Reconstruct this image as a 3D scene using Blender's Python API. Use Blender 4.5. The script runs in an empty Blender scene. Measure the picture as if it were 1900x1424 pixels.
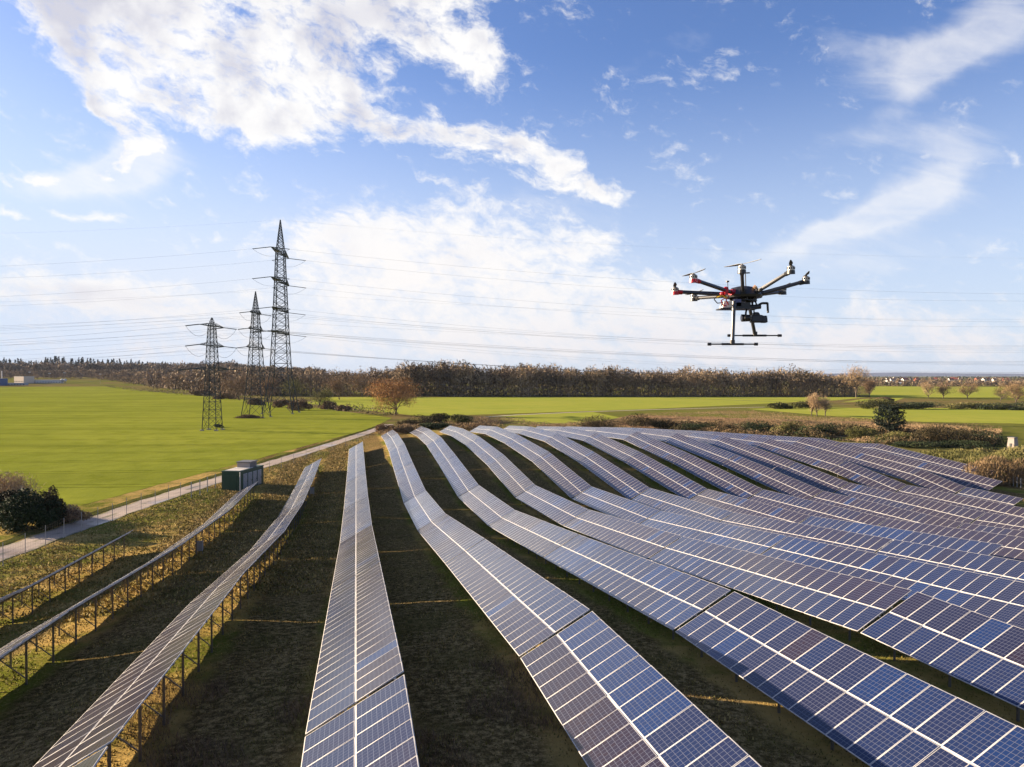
import bpy, math, random
import numpy as np
from mathutils import Vector, Matrix

random.seed(7); RNG = np.random.default_rng(11)
sc = bpy.context.scene
col = sc.collection
HC = 20.0                                   # height of the viewpoint above datum
# ------------------------------------------------------------------ camera
cam_d = bpy.data.cameras.new('camera'); cam = bpy.data.objects.new('camera', cam_d); col.objects.link(cam)
cam_d.sensor_width = 36.0; cam_d.lens = 1392.2 / 1900 * 36
cam_d.clip_start = 0.1; cam_d.clip_end = 60000
PITCH = math.atan(15 / 1392.2)
cam.location = (0, 0, HC); cam.rotation_euler = (math.pi / 2 - PITCH, 0, 0)
sc.camera = cam
sc.view_settings.view_transform = 'Standard'; sc.view_settings.look = 'None'
sc.view_settings.gamma = 1.0; sc.view_settings.use_curve_mapping = False
sc.view_settings.exposure = 1.75
# ------------------------------------------------------------------ sun
SUN_AZ = math.radians(-72.0)                # measured from +Y, negative = left
SUN_EL = math.radians(15.0)
sd = Vector((math.sin(SUN_AZ) * math.cos(SUN_EL), math.cos(SUN_AZ) * math.cos(SUN_EL), math.sin(SUN_EL)))
sun_l = bpy.data.lights.new('sun', 'SUN'); sun_l.energy = 5.0; sun_l.angle = math.radians(0.6); sun_l.color = (1.0, 0.79, 0.55)
sun = bpy.data.objects.new('sun', sun_l); col.objects.link(sun)
sun.rotation_euler = sd.to_track_quat('Z', 'Y').to_euler()

# ------------------------------------------------------------------ node helper
class NT:
    def __init__(s, tree):
        s.t = tree; s.n = tree.nodes; s.l = tree.links
    def new(s, typ, **kw):
        n = s.n.new(typ)
        for k, v in kw.items(): setattr(n, k, v)
        return n
    def put(s, sock, v):
        if v is None: return
        if hasattr(v, 'is_output'): s.l.new(v, sock)
        else: sock.default_value = v
    def m(s, op, a, b=None, c=None, clamp=False):
        n = s.new('ShaderNodeMath', operation=op, use_clamp=clamp)
        s.put(n.inputs[0], a); s.put(n.inputs[1], b)
        if c is not None: s.put(n.inputs[2], c)
        return n.outputs[0]
    def vm(s, op, a, b=None):
        n = s.new('ShaderNodeVectorMath', operation=op)
        s.put(n.inputs[0], a); s.put(n.inputs[1], b)
        return n.outputs['Value'] if op in ('DOT_PRODUCT', 'LENGTH') else n.outputs[0]
    def mix(s, f, a, b):
        n = s.new('ShaderNodeMix', data_type='RGBA'); s.put(n.inputs[0], f)
        for i, v in ((6, a), (7, b)): s.put(n.inputs[i], v if hasattr(v, 'is_output') else tuple(v) + ((1,) if len(v) == 3 else ()))
        return n.outputs[2]
    def step(s, x, a, b):
        n = s.new('ShaderNodeMapRange', interpolation_type='SMOOTHSTEP')
        s.put(n.inputs[0], x); s.put(n.inputs[1], a); s.put(n.inputs[2], b)
        return n.outputs[0]
    def noise(s, v, scale, detail=4, rough=.55, dist=0, col=False):
        n = s.new('ShaderNodeTexNoise'); s.put(n.inputs['Vector'], v); s.put(n.inputs['Scale'], scale)
        n.inputs['Detail'].default_value = detail; n.inputs['Roughness'].default_value = rough; n.inputs['Distortion'].default_value = dist
        return n.outputs['Color' if col else 'Fac']
    def xyz(s, v):
        n = s.new('ShaderNodeSeparateXYZ'); s.put(n.inputs[0], v); return n.outputs
    def comb(s, x, y, z):
        n = s.new('ShaderNodeCombineXYZ'); s.put(n.inputs[0], x); s.put(n.inputs[1], y); s.put(n.inputs[2], z); return n.outputs[0]

# ------------------------------------------------------------------ world: Nishita sky with clouds
world = bpy.data.worlds.new('World'); sc.world = world; world.use_nodes = True
T = NT(world.node_tree); T.n.clear()
sky = T.new('ShaderNodeTexSky', sky_type='NISHITA', sun_disc=False)
sky.sun_elevation = SUN_EL; sky.sun_rotation = SUN_AZ; sky.air_density = 1.0; sky.dust_density = 0.6; sky.ozone_density = 2.0
gen = T.new('ShaderNodeTexCoord').outputs['Generated']
gx, gy, gz = T.xyz(gen)[:3]
az = T.m('ARCTAN2', gx, gy); el = T.m('ARCSINE', gz)
def AE(px, py):
    a = math.atan((px - 950) / 1392.2); return a, math.atan((697 - py) * math.cos(a) / 1392.2)
# wind-stretched cloud coordinates on a plane above the land
inv = T.m('DIVIDE', 1.0, T.m('ADD', T.m('MAXIMUM', gz, 0.0), 0.10))
pl = T.comb(T.m('MULTIPLY', gx, inv), T.m('MULTIPLY', gy, inv), 0.0)
ae = T.comb(az, el, 0.0)
warp = T.vm('SUBTRACT', T.noise(ae, 9, 5, .6, col=True), (0.5, 0.5, 0.5))
wx, wy, _z = T.xyz(warp)[:3]
azw = T.m('MULTIPLY_ADD', wx, 0.075, az); elw = T.m('MULTIPLY_ADD', wy, 0.055, el)
def blob(px, py, rx, ry, rot=0, amp=1.0):
    a, e = AE(px, py); c, s_ = math.cos(math.radians(rot)), math.sin(math.radians(rot)); k = 1392.2
    dx = T.m('SUBTRACT', azw, a); dy = T.m('SUBTRACT', elw, e)
    p = T.m('MULTIPLY_ADD', dx, c * k / rx, T.m('MULTIPLY', dy, s_ * k / rx))
    q = T.m('MULTIPLY_ADD', dx, -s_ * k / ry, T.m('MULTIPLY', dy, c * k / ry))
    d2 = T.m('MULTIPLY_ADD', p, p, T.m('MULTIPLY', q, q))
    return T.m('MULTIPLY', T.m('POWER', 2.71828, T.m('MULTIPLY', d2, -1.0)), amp)
def total(bl):
    r = bl[0]
    for b in bl[1:]: r = T.m('ADD', r, b)
    return r
thick = total([blob(250, 30, 190, 80, -18, 1.1), blob(400, 85, 240, 95, -14, 1.3), blob(585, 125, 110, 70, -10, .9), blob(170, 100, 95, 44, -35, .6), blob(330, 190, 110, 34, -22, .8), blob(470, 205, 90, 26, -8, .7), blob(640, 208, 60, 22, -5, .7),
               blob(560, 20, 170, 60, 0, .8), blob(760, 30, 100, 45, -15, .6), blob(830, 70, 90, 36, -22, .9), blob(895, 115, 48, 40, -20, .95), blob(840, 2, 110, 16, 0, .7), blob(735, 125, 22, 16, 0, .5),
               blob(195, 195, 45, 18, -38, .9), blob(250, 232, 36, 24, -50, 1.1), blob(272, 268, 24, 24, -60, 1.0), blob(240, 305, 44, 22, 45, .8), blob(200, 325, 50, 20, 20, .55), blob(130, 318, 60, 12, 8, .45), blob(160, 185, 30, 10, -10, .4),
               blob(735, 245, 50, 18, -5, .68), blob(850, 248, 90, 28, -6, .85), blob(935, 272, 85, 42, -14, 1.0), blob(1040, 305, 70, 28, -22, .8), blob(1130, 352, 46, 24, 0, .75), blob(1040, 350, 80, 24, 0, .6), blob(1000, 335, 60, 14, -10, .3),
               blob(1240, 276, 40, 13, 0, .66), blob(1340, 270, 14, 14, 50, .42), blob(800, 325, 60, 11, -28, .55), blob(600, 384, 46, 11, 3, .6), blob(575, 422, 40, 13, -3, .66),
               blob(150, 400, 50, 14, -14, .66), blob(190, 408, 40, 8, 0, .4), blob(150, 470, 60, 15, -18, .62), blob(160, 500, 50, 8, -10, .45), blob(20, 335, 34, 12, -10, .6), blob(88, 333, 26, 9, 0, .6), blob(3, 425, 22, 40, 0, .6), blob(40, 388, 34, 8, -28, .5), blob(235, 450, 30, 6, 30, .35)])
low = total([blob(760, 450, 170, 55, -8, 1.0), blob(640, 510, 110, 55, 0, .7), blob(900, 520, 240, 80, -8, .85), blob(90, 535, 130, 26, 0, .8), blob(290, 560, 170, 34, 0, .75),
             blob(1080, 458, 60, 20, 0, .75), blob(1210, 550, 150, 40, 0, .6), blob(1200, 620, 400, 40, 0, .5), blob(1700, 600, 300, 34, 0, .45), blob(600, 640, 700, 45, 0, .45), blob(1600, 655, 500, 25, 0, .5), blob(980, 410, 170, 40, -12, .3)])
wisp = total([blob(180, 325, 110, 28, 14, 1.3), blob(245, 310, 66, 40, 52, 1.2), blob(1820, 75, 140, 50, 18, .85), blob(1720, 115, 100, 40, 10, .55), blob(1570, 88, 90, 20, -12, .6), blob(1715, 335, 85, 52, 35, .95), blob(1640, 390, 120, 26, 25, .75), blob(1560, 425, 120, 22, 15, .4), blob(1560, 425, 120, 20, 20, .45),
              blob(1230, 90, 120, 16, 25, .28), blob(1000, 400, 190, 60, -10, .45), blob(1600, 490, 260, 36, 5, .45), blob(1650, 200, 140, 26, 30, .32), blob(1400, 470, 200, 30, 5, .35), blob(1700, 250, 120, 20, -5, .3)])
st = T.comb(T.m('MULTIPLY_ADD', el, -.55, azw), T.m('MULTIPLY', T.m('MULTIPLY_ADD', az, .35, elw), 1.9), 0.0)
n_big = T.noise(st, 9, 8, .6, .3)
n_fine = T.noise(st, 30, 7, .66)
n_str = T.noise(T.comb(T.m('MULTIPLY_ADD', el, -2.0, T.m('MULTIPLY', az, 5.0)), T.m('MULTIPLY_ADD', az, 6.0, T.m('MULTIPLY', el, 18.0)), 0.0), 1.6, 6, .6, .5)
dn = T.m('ADD', T.m('MULTIPLY_ADD', n_big, 2.1, -1.05), T.m('MULTIPLY_ADD', n_fine, 1.9, -0.95))
thick_c = T.m('MINIMUM', thick, 1.0); low_c = T.m('MINIMUM', low, .85)
d_thick = T.m('MULTIPLY', T.step(T.m('ADD', thick_c, dn), 0.28, 1.12), T.m('MULTIPLY', T.step(thick, .03, .22), .97))
d_low = T.m('MULTIPLY', T.step(T.m('ADD', low_c, T.m('MULTIPLY', dn, 1.0)), 0.10, 1.0), .9)
d_wisp = T.m('MULTIPLY', T.step(T.m('ADD', T.m('MINIMUM', wisp, 1.0), T.m('ADD', T.m('MULTIPLY_ADD', n_str, 1.3, -0.65), T.m('MULTIPLY', dn, .15))), 0.14, 1.4), .68)
# the sky beyond the picture keeps a broken cover of the same sort
front = T.m('MULTIPLY', T.step(gy, .45, .75), T.step(el, .75, .55))
n_pl = T.noise(pl, 1.15, 7, .6, .3)
d_rest = T.m('MULTIPLY', T.step(n_pl, .50, .66), T.m('SUBTRACT', 1.0, front))
dens = T.m('MAXIMUM', T.m('MAXIMUM', d_thick, d_low), T.m('MAXIMUM', d_wisp, T.m('MULTIPLY', d_rest, .45)))
dens = T.m('MULTIPLY', dens, T.step(el, -0.01, 0.01))
shade = T.m('MULTIPLY', T.step(T.noise(ae, 8, 5, .55), .42, .62), T.step(T.m('MULTIPLY', T.m('MAXIMUM', thick, T.m('MULTIPLY', low, .9)), 1.0), .55, 1.3))
lift = T.step(el, 0.16, 0.03)
ccol = T.mix(shade, (1.0, .985, .97), (.66, .66, .74))
ccol = T.mix(T.m('MULTIPLY', lift, .75), ccol, (.83, .80, .83))
ccol = T.mix(T.m('MULTIPLY', blob(760, 520, 330, 110, 0, 1.0), .9), ccol, (1.0, .96, .93))
base = T.mix(1.0, sky.outputs[0], (1, 1, 1)); 
hsv = T.new('ShaderNodeHueSaturation'); hsv.inputs['Saturation'].default_value = 1.08; T.l.new(sky.outputs[0], hsv.inputs['Color'])
SKY_K, CLOUD_K = 0.050, 0.31
sk = T.vm('MULTIPLY', hsv.outputs[0], (SKY_K * .96, SKY_K * .96, SKY_K * 1.27))
# pale air near the horizon and toward the sun side
glow = T.m('ADD', T.m('MULTIPLY', T.step(el, .42, .0), .84), T.m('MULTIPLY', T.step(az, .15, -.75), T.m('MULTIPLY', T.step(el, .7, .05), .30)), clamp=True)
sk = T.mix(glow, sk, (.208, .240, .292)); sk = T.mix(T.m('MULTIPLY', blob(620, 560, 420, 130, 0, 1.0), .32), sk, (.31, .285, .268))
clc = T.vm('MULTIPLY', ccol, (CLOUD_K,) * 3)
fin = T.mix(dens, sk, clc)
bg = T.new('ShaderNodeBackground'); T.l.new(fin, bg.inputs[0]); bg.inputs[1].default_value = 1.0
T.l.new(bg.outputs[0], T.new('ShaderNodeOutputWorld').inputs[0])
world.cycles.sampling_method = 'MANUAL'; world.cycles.sample_map_resolution = 512

# ------------------------------------------------------------------ pixel helpers (photo pixels -> directions, points)
F = 1392.2; AZR = math.radians(11.75)
QV = np.array([math.cos(AZR), math.sin(AZR)]); RV = np.array([-math.sin(AZR), math.cos(AZR)])
cp, sp = math.cos(PITCH), math.sin(PITCH)
def ray(px, py):
    x = (px - 950) / F; y = (712 - py) / F
    return np.array([x, cp + y * sp, -sp + y * cp])
def at(px, py, depth):
    r = ray(px, py); p = r / r[1] * depth; return Vector((p[0], p[1], p[2] + HC))

# ------------------------------------------------------------------ the solar rows: upper-edge heights (u along the row, z below the viewpoint)
ROWV = {0: -21.8, 1: -14.0, 2: -6.25, 3: 1.42}
for k in range(4, 17): ROWV[k] = 9.11 + 7.76 * (k - 4)
ROWS = {
 0: [(8, -10.6), (32.4, -12.2), (56.7, -14.3), (81, -15.4)],
 1: [(-7, -9.9), (17.4, -10.4), (41.7, -11.7), (66, -13.8), (90.3, -15.2), (114.5, -15.4)],
 2: [(-3, -9.2), (21, -9.5), (45, -11.2), (69.3, -13.8), (93.5, -15.3), (117.8, -15.5), (142, -15.2)],
 3: [(-1, -9.1), (23.1, -9.1), (47, -11.5), (71, -13.9), (94.8, -14.9), (118.6, -15.0), (142.2, -14.7), (166.8, -14.4)],
 4: [(4, -8.7), (28.4, -9.3), (53.4, -11.8), (77.9, -14.4), (100.7, -15.4), (124.4, -14.3), (146, -13.1), (170, -13.0), (194.7, -13.9)],
 5: [(7.3, -8.7), (31.5, -9.85), (55.7, -12.3), (79.6, -14.6), (104.2, -15.4), (129, -13.8), (152.1, -12.5), (176, -12.6), (199.6, -13.5)],
 6: [(5, -9.1), (29.3, -9.7), (53.9, -12.4), (77.7, -14.5), (102.4, -15.4), (125.5, -13.5), (150.7, -12.5), (175, -12.5), (200, -13.4)],
 7: [(27.5, -9.9), (51.9, -12.3), (76.5, -14.7), (100.8, -15.6), (124.6, -13.1), (149.5, -12.1), (172.6, -12.0), (198.2, -13.4)],
 8: [(25.5, -10.2), (50, -12.5), (74.7, -14.85), (98.5, -15.7), (123.4, -13.2), (147.1, -11.7), (171.4, -12.0), (196.7, -13.4)],
 9: [(47.8, -12.8), (72.4, -15.1), (96.7, -15.8), (122, -13.2), (145.8, -11.6), (171, -12.1), (196.5, -13.7)],
 10: [(46, -13.1), (70.2, -15.3), (95.4, -15.9), (119.5, -13.3), (143.5, -11.3), (167, -12.1), (195.9, -13.8)],
 11: [(44, -13.6), (68.3, -15.7), (93, -16.0), (117.2, -13.5), (141.4, -11.6), (165.7, -12.2), (190, -13.7)],
 12: [(49, -14.2), (73.5, -15.8), (98, -15.8), (111.8, -14.3), (136.1, -12.0), (160, -12.4), (184.1, -13.6)],
 13: [(71, -16.0), (95.6, -16.0), (109.7, -14.0), (132.9, -12.3), (155, -12.6), (176.4, -13.7)],
 14: [(83.4, -16.3), (93.1, -16.2), (101.8, -14.7), (125.6, -12.9), (133.7, -12.3), (152.2, -13.1), (170.3, -13.9)],
 15: [(94.5, -15.8), (118.5, -14.2), (132.8, -13.3), (138.8, -13.0), (165.1, -14.3)],
 16: [(103.4, -15.6), (131.1, -13.6), (143.7, -14.4)],
}
TILT = math.radians(29.0); WID = 3.34; DROP = 2.42
vk = np.array([ROWV[k] - 1.4 for k in range(17)])
def sstep(x, a, b):
    t = np.clip((x - a) / (b - a), 0, 1); return t * t * (3 - 2 * t)
PLAIN = -17.5
def G(x, y):
    """ground height (world z)"""
    x = np.asarray(x, float); y = np.asarray(y, float)
    u = x * RV[0] + y * RV[1]; v = x * QV[0] + y * QV[1]
    prof = np.stack([np.interp(u, [p[0] for p in ROWS[k]], [p[1] for p in ROWS[k]]) for k in range(17)], -1)
    i = np.clip(np.searchsorted(vk, v) - 1, 0, 15); f = np.clip((v - vk[i]) / (vk[i + 1] - vk[i]), 0, 1); f = f * f * (3 - 2 * f)
    a = np.take_along_axis(prof, i[..., None], -1)[..., 0]; b = np.take_along_axis(prof, (i + 1)[..., None], -1)[..., 0]
    z = a * (1 - f) + b * f - DROP
    far = np.interp(v, [-22, -14, -6, 1.4, 9, 63, 71, 79, 87, 94, 102], [86, 119, 146, 171, 199, 202, 192, 182, 176, 171, 150])
    w = np.maximum(sstep(u, far, far + 45), np.maximum(sstep(-v, 25, 38), sstep(v, 106, 135)))
    z = z * (1 - w) + PLAIN * w
    z = z + 14 * sstep(y, 900, 1500) * sstep(-x, 50, 500)
    z = z + .05 * np.sin(x * .9 + 2 * np.sin(y * .31)) * np.sin(y * .77) * (np.abs(u) < 260)
    return z + HC
def Gs(x, y): return float(G(np.array([x]), np.array([y]))[0])
def P(px, py, lim=9000):
    """the point of the ground seen at this pixel of the photograph"""
    r = ray(px, py); ks = np.concatenate([np.arange(8, 400, .5), np.geomspace(400, lim, 900)])
    X = r[0] * ks; Y = r[1] * ks; Z = r[2] * ks + HC
    h = np.nonzero(Z < G(X, Y))[0]; i = h[0] if len(h) else len(ks) - 1
    return Vector((X[i], Y[i], Gs(X[i], Y[i])))

# ------------------------------------------------------------------ object helpers
def tag(o, label=None, cat=None, group=None, kind=None):
    if label: o['label'] = label
    if cat: o['category'] = cat
    if group: o['group'] = group
    if kind: o['kind'] = kind
    return o
def empty(name, loc=(0, 0, 0), rz=0.0):
    o = bpy.data.objects.new(name, None); col.objects.link(o); o.location = loc; o.rotation_euler = (0, 0, rz); o.empty_display_size = .2
    return o
def mesh_np(name, V, Fc, mats, mi=None, attrs=None, uv=None, smooth=False):
    """V (n,3), Fc list of faces or (m,k) array"""
    me = bpy.data.meshes.new(name)
    V = np.asarray(V, np.float32)
    if isinstance(Fc, np.ndarray):
        m, k = Fc.shape
        me.vertices.add(len(V)); me.vertices.foreach_set('co', V.ravel())
        me.loops.add(m * k); me.loops.foreach_set('vertex_index', Fc.astype(np.int32).ravel())
        me.polygons.add(m); me.polygons.foreach_set('loop_start', np.arange(0, m * k, k, dtype=np.int32))
        me.update(calc_edges=True)
    else:
        me.from_pydata([tuple(map(float, p)) for p in V], [], Fc)
    for mt in mats: me.materials.append(mt)
    if mi is not None: me.polygons.foreach_set('material_index', np.asarray(mi, np.int32))
    if attrs:
        for an, arr in attrs.items():
            a = me.attributes.new(an, 'FLOAT', 'FACE'); a.data.foreach_set('value', np.asarray(arr, np.float32))
    if uv is not None:
        l = me.uv_layers.new(name='UVMap'); l.data.foreach_set('uv', np.asarray(uv, np.float32).ravel())
    if smooth: me.polygons.foreach_set('use_smooth', np.ones(len(me.polygons), bool))
    me.update(); return me
def obj(name, me, parent=None, M=None):
    o = bpy.data.objects.new(name, me); col.objects.link(o)
    if parent is not None: o.parent = parent
    if M is not None: o.matrix_basis = M
    return o
class MB:
    """collects boxes, bars and tubes into one mesh"""
    def __init__(s): s.v = []; s.f = []; s.m = []
    def add(s, vs, fs, mi=0):
        n = len(s.v); s.v += [tuple(p) for p in vs]; s.f += [tuple(i + n for i in f) for f in fs]; s.m += [mi] * len(fs)
    def box(s, c, h, R=None, mi=0, taper=1.0):
        vs = []
        for z in (-1, 1):
            k = taper if z > 0 else 1.0
            for x, y in ((-1, -1), (1, -1), (1, 1), (-1, 1)):
                p = Vector((x * h[0] * k, y * h[1] * k, z * h[2])); vs.append((R @ p if R else p) + Vector(c))
        s.add(vs, [(0, 3, 2, 1), (4, 5, 6, 7), (0, 1, 5, 4), (1, 2, 6, 5), (2, 3, 7, 6), (3, 0, 4, 7)], mi)
    def tube(s, a, b, r0, r1=None, n=6, mi=0, caps=True):
        a = Vector(a); b = Vector(b); r1 = r0 if r1 is None else r1; d = b - a
        if d.length < 1e-6: return
        d.normalize(); x = d.orthogonal().normalized(); y = d.cross(x)
        vs = [a + (x * math.cos(t) + y * math.sin(t)) * r0 for t in [2 * math.pi * i / n for i in range(n)]]
        vs += [b + (x * math.cos(t) + y * math.sin(t)) * r1 for t in [2 * math.pi * i / n for i in range(n)]]
        fs = [(i, (i + 1) % n, n + (i + 1) % n, n + i) for i in range(n)]
        if caps: fs += [tuple(range(n - 1, -1, -1)), tuple(range(n, 2 * n))]
        s.add(vs, fs, mi)
    def path(s, pts, r, n=6, mi=0):
        for a, b in zip(pts, pts[1:]): s.tube(a, b, r, n=n, mi=mi)
    def ball(s, c, r, sc_=(1, 1, 1), n=8, k=5, mi=0):
        vs = []; fs = []
        for j in range(k + 1):
            ph = math.pi * j / k
            for i in range(n):
                th = 2 * math.pi * i / n
                vs.append((c[0] + r * sc_[0] * math.sin(ph) * math.cos(th), c[1] + r * sc_[1] * math.sin(ph) * math.sin(th), c[2] + r * sc_[2] * math.cos(ph)))
        for j in range(k):
            for i in range(n): fs.append((j * n + i, (j + 1) * n + i, (j + 1) * n + (i + 1) % n, j * n + (i + 1) % n))
        s.add(vs, fs, mi)
    def mesh(s, name, mats, smooth=False): return mesh_np(name, np.array(s.v), s.f, mats if isinstance(mats, (list, tuple)) else [mats], s.m, smooth=smooth)
    def build(s, name, mats, parent=None, smooth=False): return obj(name, s.mesh(name, mats, smooth), parent)

# ------------------------------------------------------------------ materials
def mat(name, color, rough=.7, metal=0.0, spec=.5, var=0.0, vscale=3.0, bump=0.0, bscale=20.0):
    m = bpy.data.materials.new(name); m.use_nodes = True; t = NT(m.node_tree); b = t.n['Principled BSDF']
    b.inputs['Roughness'].default_value = rough; b.inputs['Metallic'].default_value = metal; b.inputs['Specular IOR Level'].default_value = spec
    co = t.new('ShaderNodeTexCoord').outputs['Object']
    if var:
        n = t.noise(co, vscale, 5, .6)
        c = t.mix(n, tuple(x * (1 - var) for x in color), tuple(min(1, x * (1 + var)) for x in color)); t.l.new(c, b.inputs['Base Color'])
    else: b.inputs['Base Color'].default_value = (*color, 1)
    if bump:
        bp = t.new('ShaderNodeBump'); bp.inputs['Strength'].default_value = bump; bp.inputs['Distance'].default_value = .05
        t.l.new(t.noise(co, bscale, 4, .6), bp.inputs['Height']); t.l.new(bp.outputs[0], b.inputs['Normal'])
    return m
def leafmat(name, stops, rough=.85, trans=0.0):
    """colour of every leaf or twig from the face attribute 'tint'"""
    m = bpy.data.materials.new(name); m.use_nodes = True; t = NT(m.node_tree); b = t.n['Principled BSDF']
    a = t.new('ShaderNodeAttribute', attribute_name='tint'); r = t.new('ShaderNodeValToRGB'); e = r.color_ramp.elements
    while len(e) < len(stops): e.new(.5)
    for i, c in enumerate(stops): e[i].position = i / (len(stops) - 1); e[i].color = (*c, 1)
    t.l.new(a.outputs['Fac'], r.inputs[0]); t.l.new(r.outputs[0], b.inputs['Base Color'])
    b.inputs['Roughness'].default_value = rough; b.inputs['Specular IOR Level'].default_value = .2
    return m
M_ALU = mat('aluminium', (.44, .43, .42), .45, .0, .4)
M_GALV = mat('galvanised_steel', (.15, .14, .13), .5, .6, .5, var=.2)
M_DARKMET = mat('dark_steel', (.055, .06, .06), .6, .3, .4, var=.2)
M_PYL = mat('pylon_steel', (.045, .05, .047), .6, .3, .4)
M_CABLE = mat('cable', (.12, .12, .13), .5, .4, .4)

def panel_material():
    m = bpy.data.materials.new('solar_cells'); m.use_nodes = True; t = NT(m.node_tree); b = t.n['Principled BSDF']
    uv = t.new('ShaderNodeUVMap', uv_map='UVMap').outputs[0]; x, y, _ = t.xyz(uv)[:3]
    cx = t.m('MULTIPLY', x, 6 / .92); cy = t.m('MULTIPLY', y, 10 / 1.58)
    def line(c, w):
        f = t.m('FRACT', c); d = t.m('ABSOLUTE', t.m('SUBTRACT', f, .5)); return t.step(d, .5 - w, .5 - w * .55)
    ln = t.m('MAXIMUM', line(cx, .055), line(cy, .055))
    ln = t.m('MULTIPLY', ln, .8)
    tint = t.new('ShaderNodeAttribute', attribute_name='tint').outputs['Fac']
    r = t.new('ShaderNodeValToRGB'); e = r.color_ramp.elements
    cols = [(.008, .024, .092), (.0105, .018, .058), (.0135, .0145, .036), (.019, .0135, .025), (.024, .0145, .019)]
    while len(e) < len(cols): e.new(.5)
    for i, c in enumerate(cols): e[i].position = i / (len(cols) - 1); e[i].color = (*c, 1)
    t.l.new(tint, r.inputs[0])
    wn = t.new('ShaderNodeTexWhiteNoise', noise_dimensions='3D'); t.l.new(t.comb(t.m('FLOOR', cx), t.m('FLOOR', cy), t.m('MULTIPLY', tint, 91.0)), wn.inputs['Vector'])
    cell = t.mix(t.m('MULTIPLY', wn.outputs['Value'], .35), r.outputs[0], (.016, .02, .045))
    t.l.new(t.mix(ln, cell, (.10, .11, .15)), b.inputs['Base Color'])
    dust = t.noise(t.new('ShaderNodeNewGeometry').outputs['Position'], .35, 4, .6)
    t.l.new(t.m('MULTIPLY_ADD', dust, .16, .10), b.inputs['Roughness'])
    b.inputs['IOR'].default_value = 1.5; b.inputs['Specular IOR Level'].default_value = .48
    return m
M_CELL = panel_material()

def ground_material(name, cols, s1=.03, s2=.5, s3=6.0, thr=(.42, .6), bump=.6, stripes=None):
    """cols: two main colours and two clump colours mixed by noise of three sizes"""
    m = bpy.data.materials.new(name); m.use_nodes = True; t = NT(m.node_tree); b = t.n['Principled BSDF']
    pos = t.new('ShaderNodeNewGeometry').outputs['Position']
    a = t.mix(t.step(t.noise(pos, s1, 6, .6, .4), thr[0], thr[1]), cols[0], cols[1])
    n2 = t.noise(pos, s2, 6, .65); a = t.mix(t.m('MULTIPLY', t.step(n2, .45, .68), .75), a, cols[2])
    n3 = t.noise(pos, s3, 5, .7); a = t.mix(t.m('MULTIPLY', t.step(n3, .48, .72), .6), a, cols[3])
    if stripes:
        x, y, z = t.xyz(pos)[:3]; wob = t.m('MULTIPLY', t.noise(pos, .006, 3, .5), 26.0)
        ang = stripes[0]; ln = t.m('ADD', t.m('ADD', t.m('MULTIPLY', x, math.sin(ang)), t.m('MULTIPLY', y, math.cos(ang))), wob)
        for per, w, am, off in stripes[1]:
            f = t.m('FRACT', t.m('DIVIDE', t.m('ADD', ln, off), per)); d = t.m('ABSOLUTE', t.m('SUBTRACT', f, .5))
            k = t.m('MULTIPLY', t.step(d, w / per, w / per * .35), am); a = t.mix(k, a, tuple(c * .48 for c in cols[0]))
    t.l.new(a, b.inputs['Base Color']); b.inputs['Roughness'].default_value = 1.0; b.inputs['Specular IOR Level'].default_value = .0
    bp = t.new('ShaderNodeBump'); bp.inputs['Strength'].default_value = bump; bp.inputs['Distance'].default_value = .25
    t.l.new(t.m('ADD', t.m('MULTIPLY', n3, .5), n2), bp.inputs['Height']); t.l.new(bp.outputs[0], b.inputs['Normal'])
    return m
M_PARK = ground_material('park_grass', [(.12, .135, .022), (.36, .25, .085), (.10, .115, .018), (.38, .27, .11)], s1=.05, s2=.4, s3=4.5, thr=(.44, .56), bump=1.0)
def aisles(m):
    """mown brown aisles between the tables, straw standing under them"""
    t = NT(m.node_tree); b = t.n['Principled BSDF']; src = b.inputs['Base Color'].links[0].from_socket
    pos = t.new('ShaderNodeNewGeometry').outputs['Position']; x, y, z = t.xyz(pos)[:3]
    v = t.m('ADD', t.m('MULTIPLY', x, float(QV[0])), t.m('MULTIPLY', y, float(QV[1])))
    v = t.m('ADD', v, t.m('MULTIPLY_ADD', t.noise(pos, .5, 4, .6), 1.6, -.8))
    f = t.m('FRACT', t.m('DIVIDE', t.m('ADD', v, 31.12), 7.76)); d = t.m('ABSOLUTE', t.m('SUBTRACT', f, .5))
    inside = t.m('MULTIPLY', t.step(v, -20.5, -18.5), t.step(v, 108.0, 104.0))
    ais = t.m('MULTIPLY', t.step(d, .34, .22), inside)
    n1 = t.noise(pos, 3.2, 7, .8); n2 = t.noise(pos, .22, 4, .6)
    aisle_shade = t.mix(t.step(n1, .43, .62), (.058, .040, .017), (.32, .225, .10)); aisle_shade = t.mix(t.m('MULTIPLY', t.step(n2, .5, .64), .5), aisle_shade, (.085, .070, .022)); aisle_shade = t.mix(t.m('MULTIPLY', t.step(t.noise(pos, 14.0, 4, .7), .5, .62), .5), aisle_shade, (.012, .009, .004))
    t.l.new(t.mix(t.m('MULTIPLY', ais, .92), src, aisle_shade), b.inputs['Base Color'])  # aisle colour darkened to deepen the shade the rows throw between them
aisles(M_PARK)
M_CROP = ground_material('crop_green', [(.18, .205, .028), (.225, .245, .034), (.15, .175, .02), (.25, .265, .045)], s1=.012, s2=.12, s3=2.0,
                         stripes=(math.radians(-3), [(18.0, .6, .6, 0), (18.0, .6, .6, 2.8), (61.0, 9.0, .18, 9)]), bump=.35)
for _m in (M_CROP,):
    _m.node_tree.nodes['Principled BSDF'].inputs['Sheen Weight'].default_value = .0; _m.node_tree.nodes['Principled BSDF'].inputs['Sheen Roughness'].default_value = .5; _m.node_tree.nodes['Principled BSDF'].inputs['Sheen Tint'].default_value = (.75, .85, .15, 1)
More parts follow.
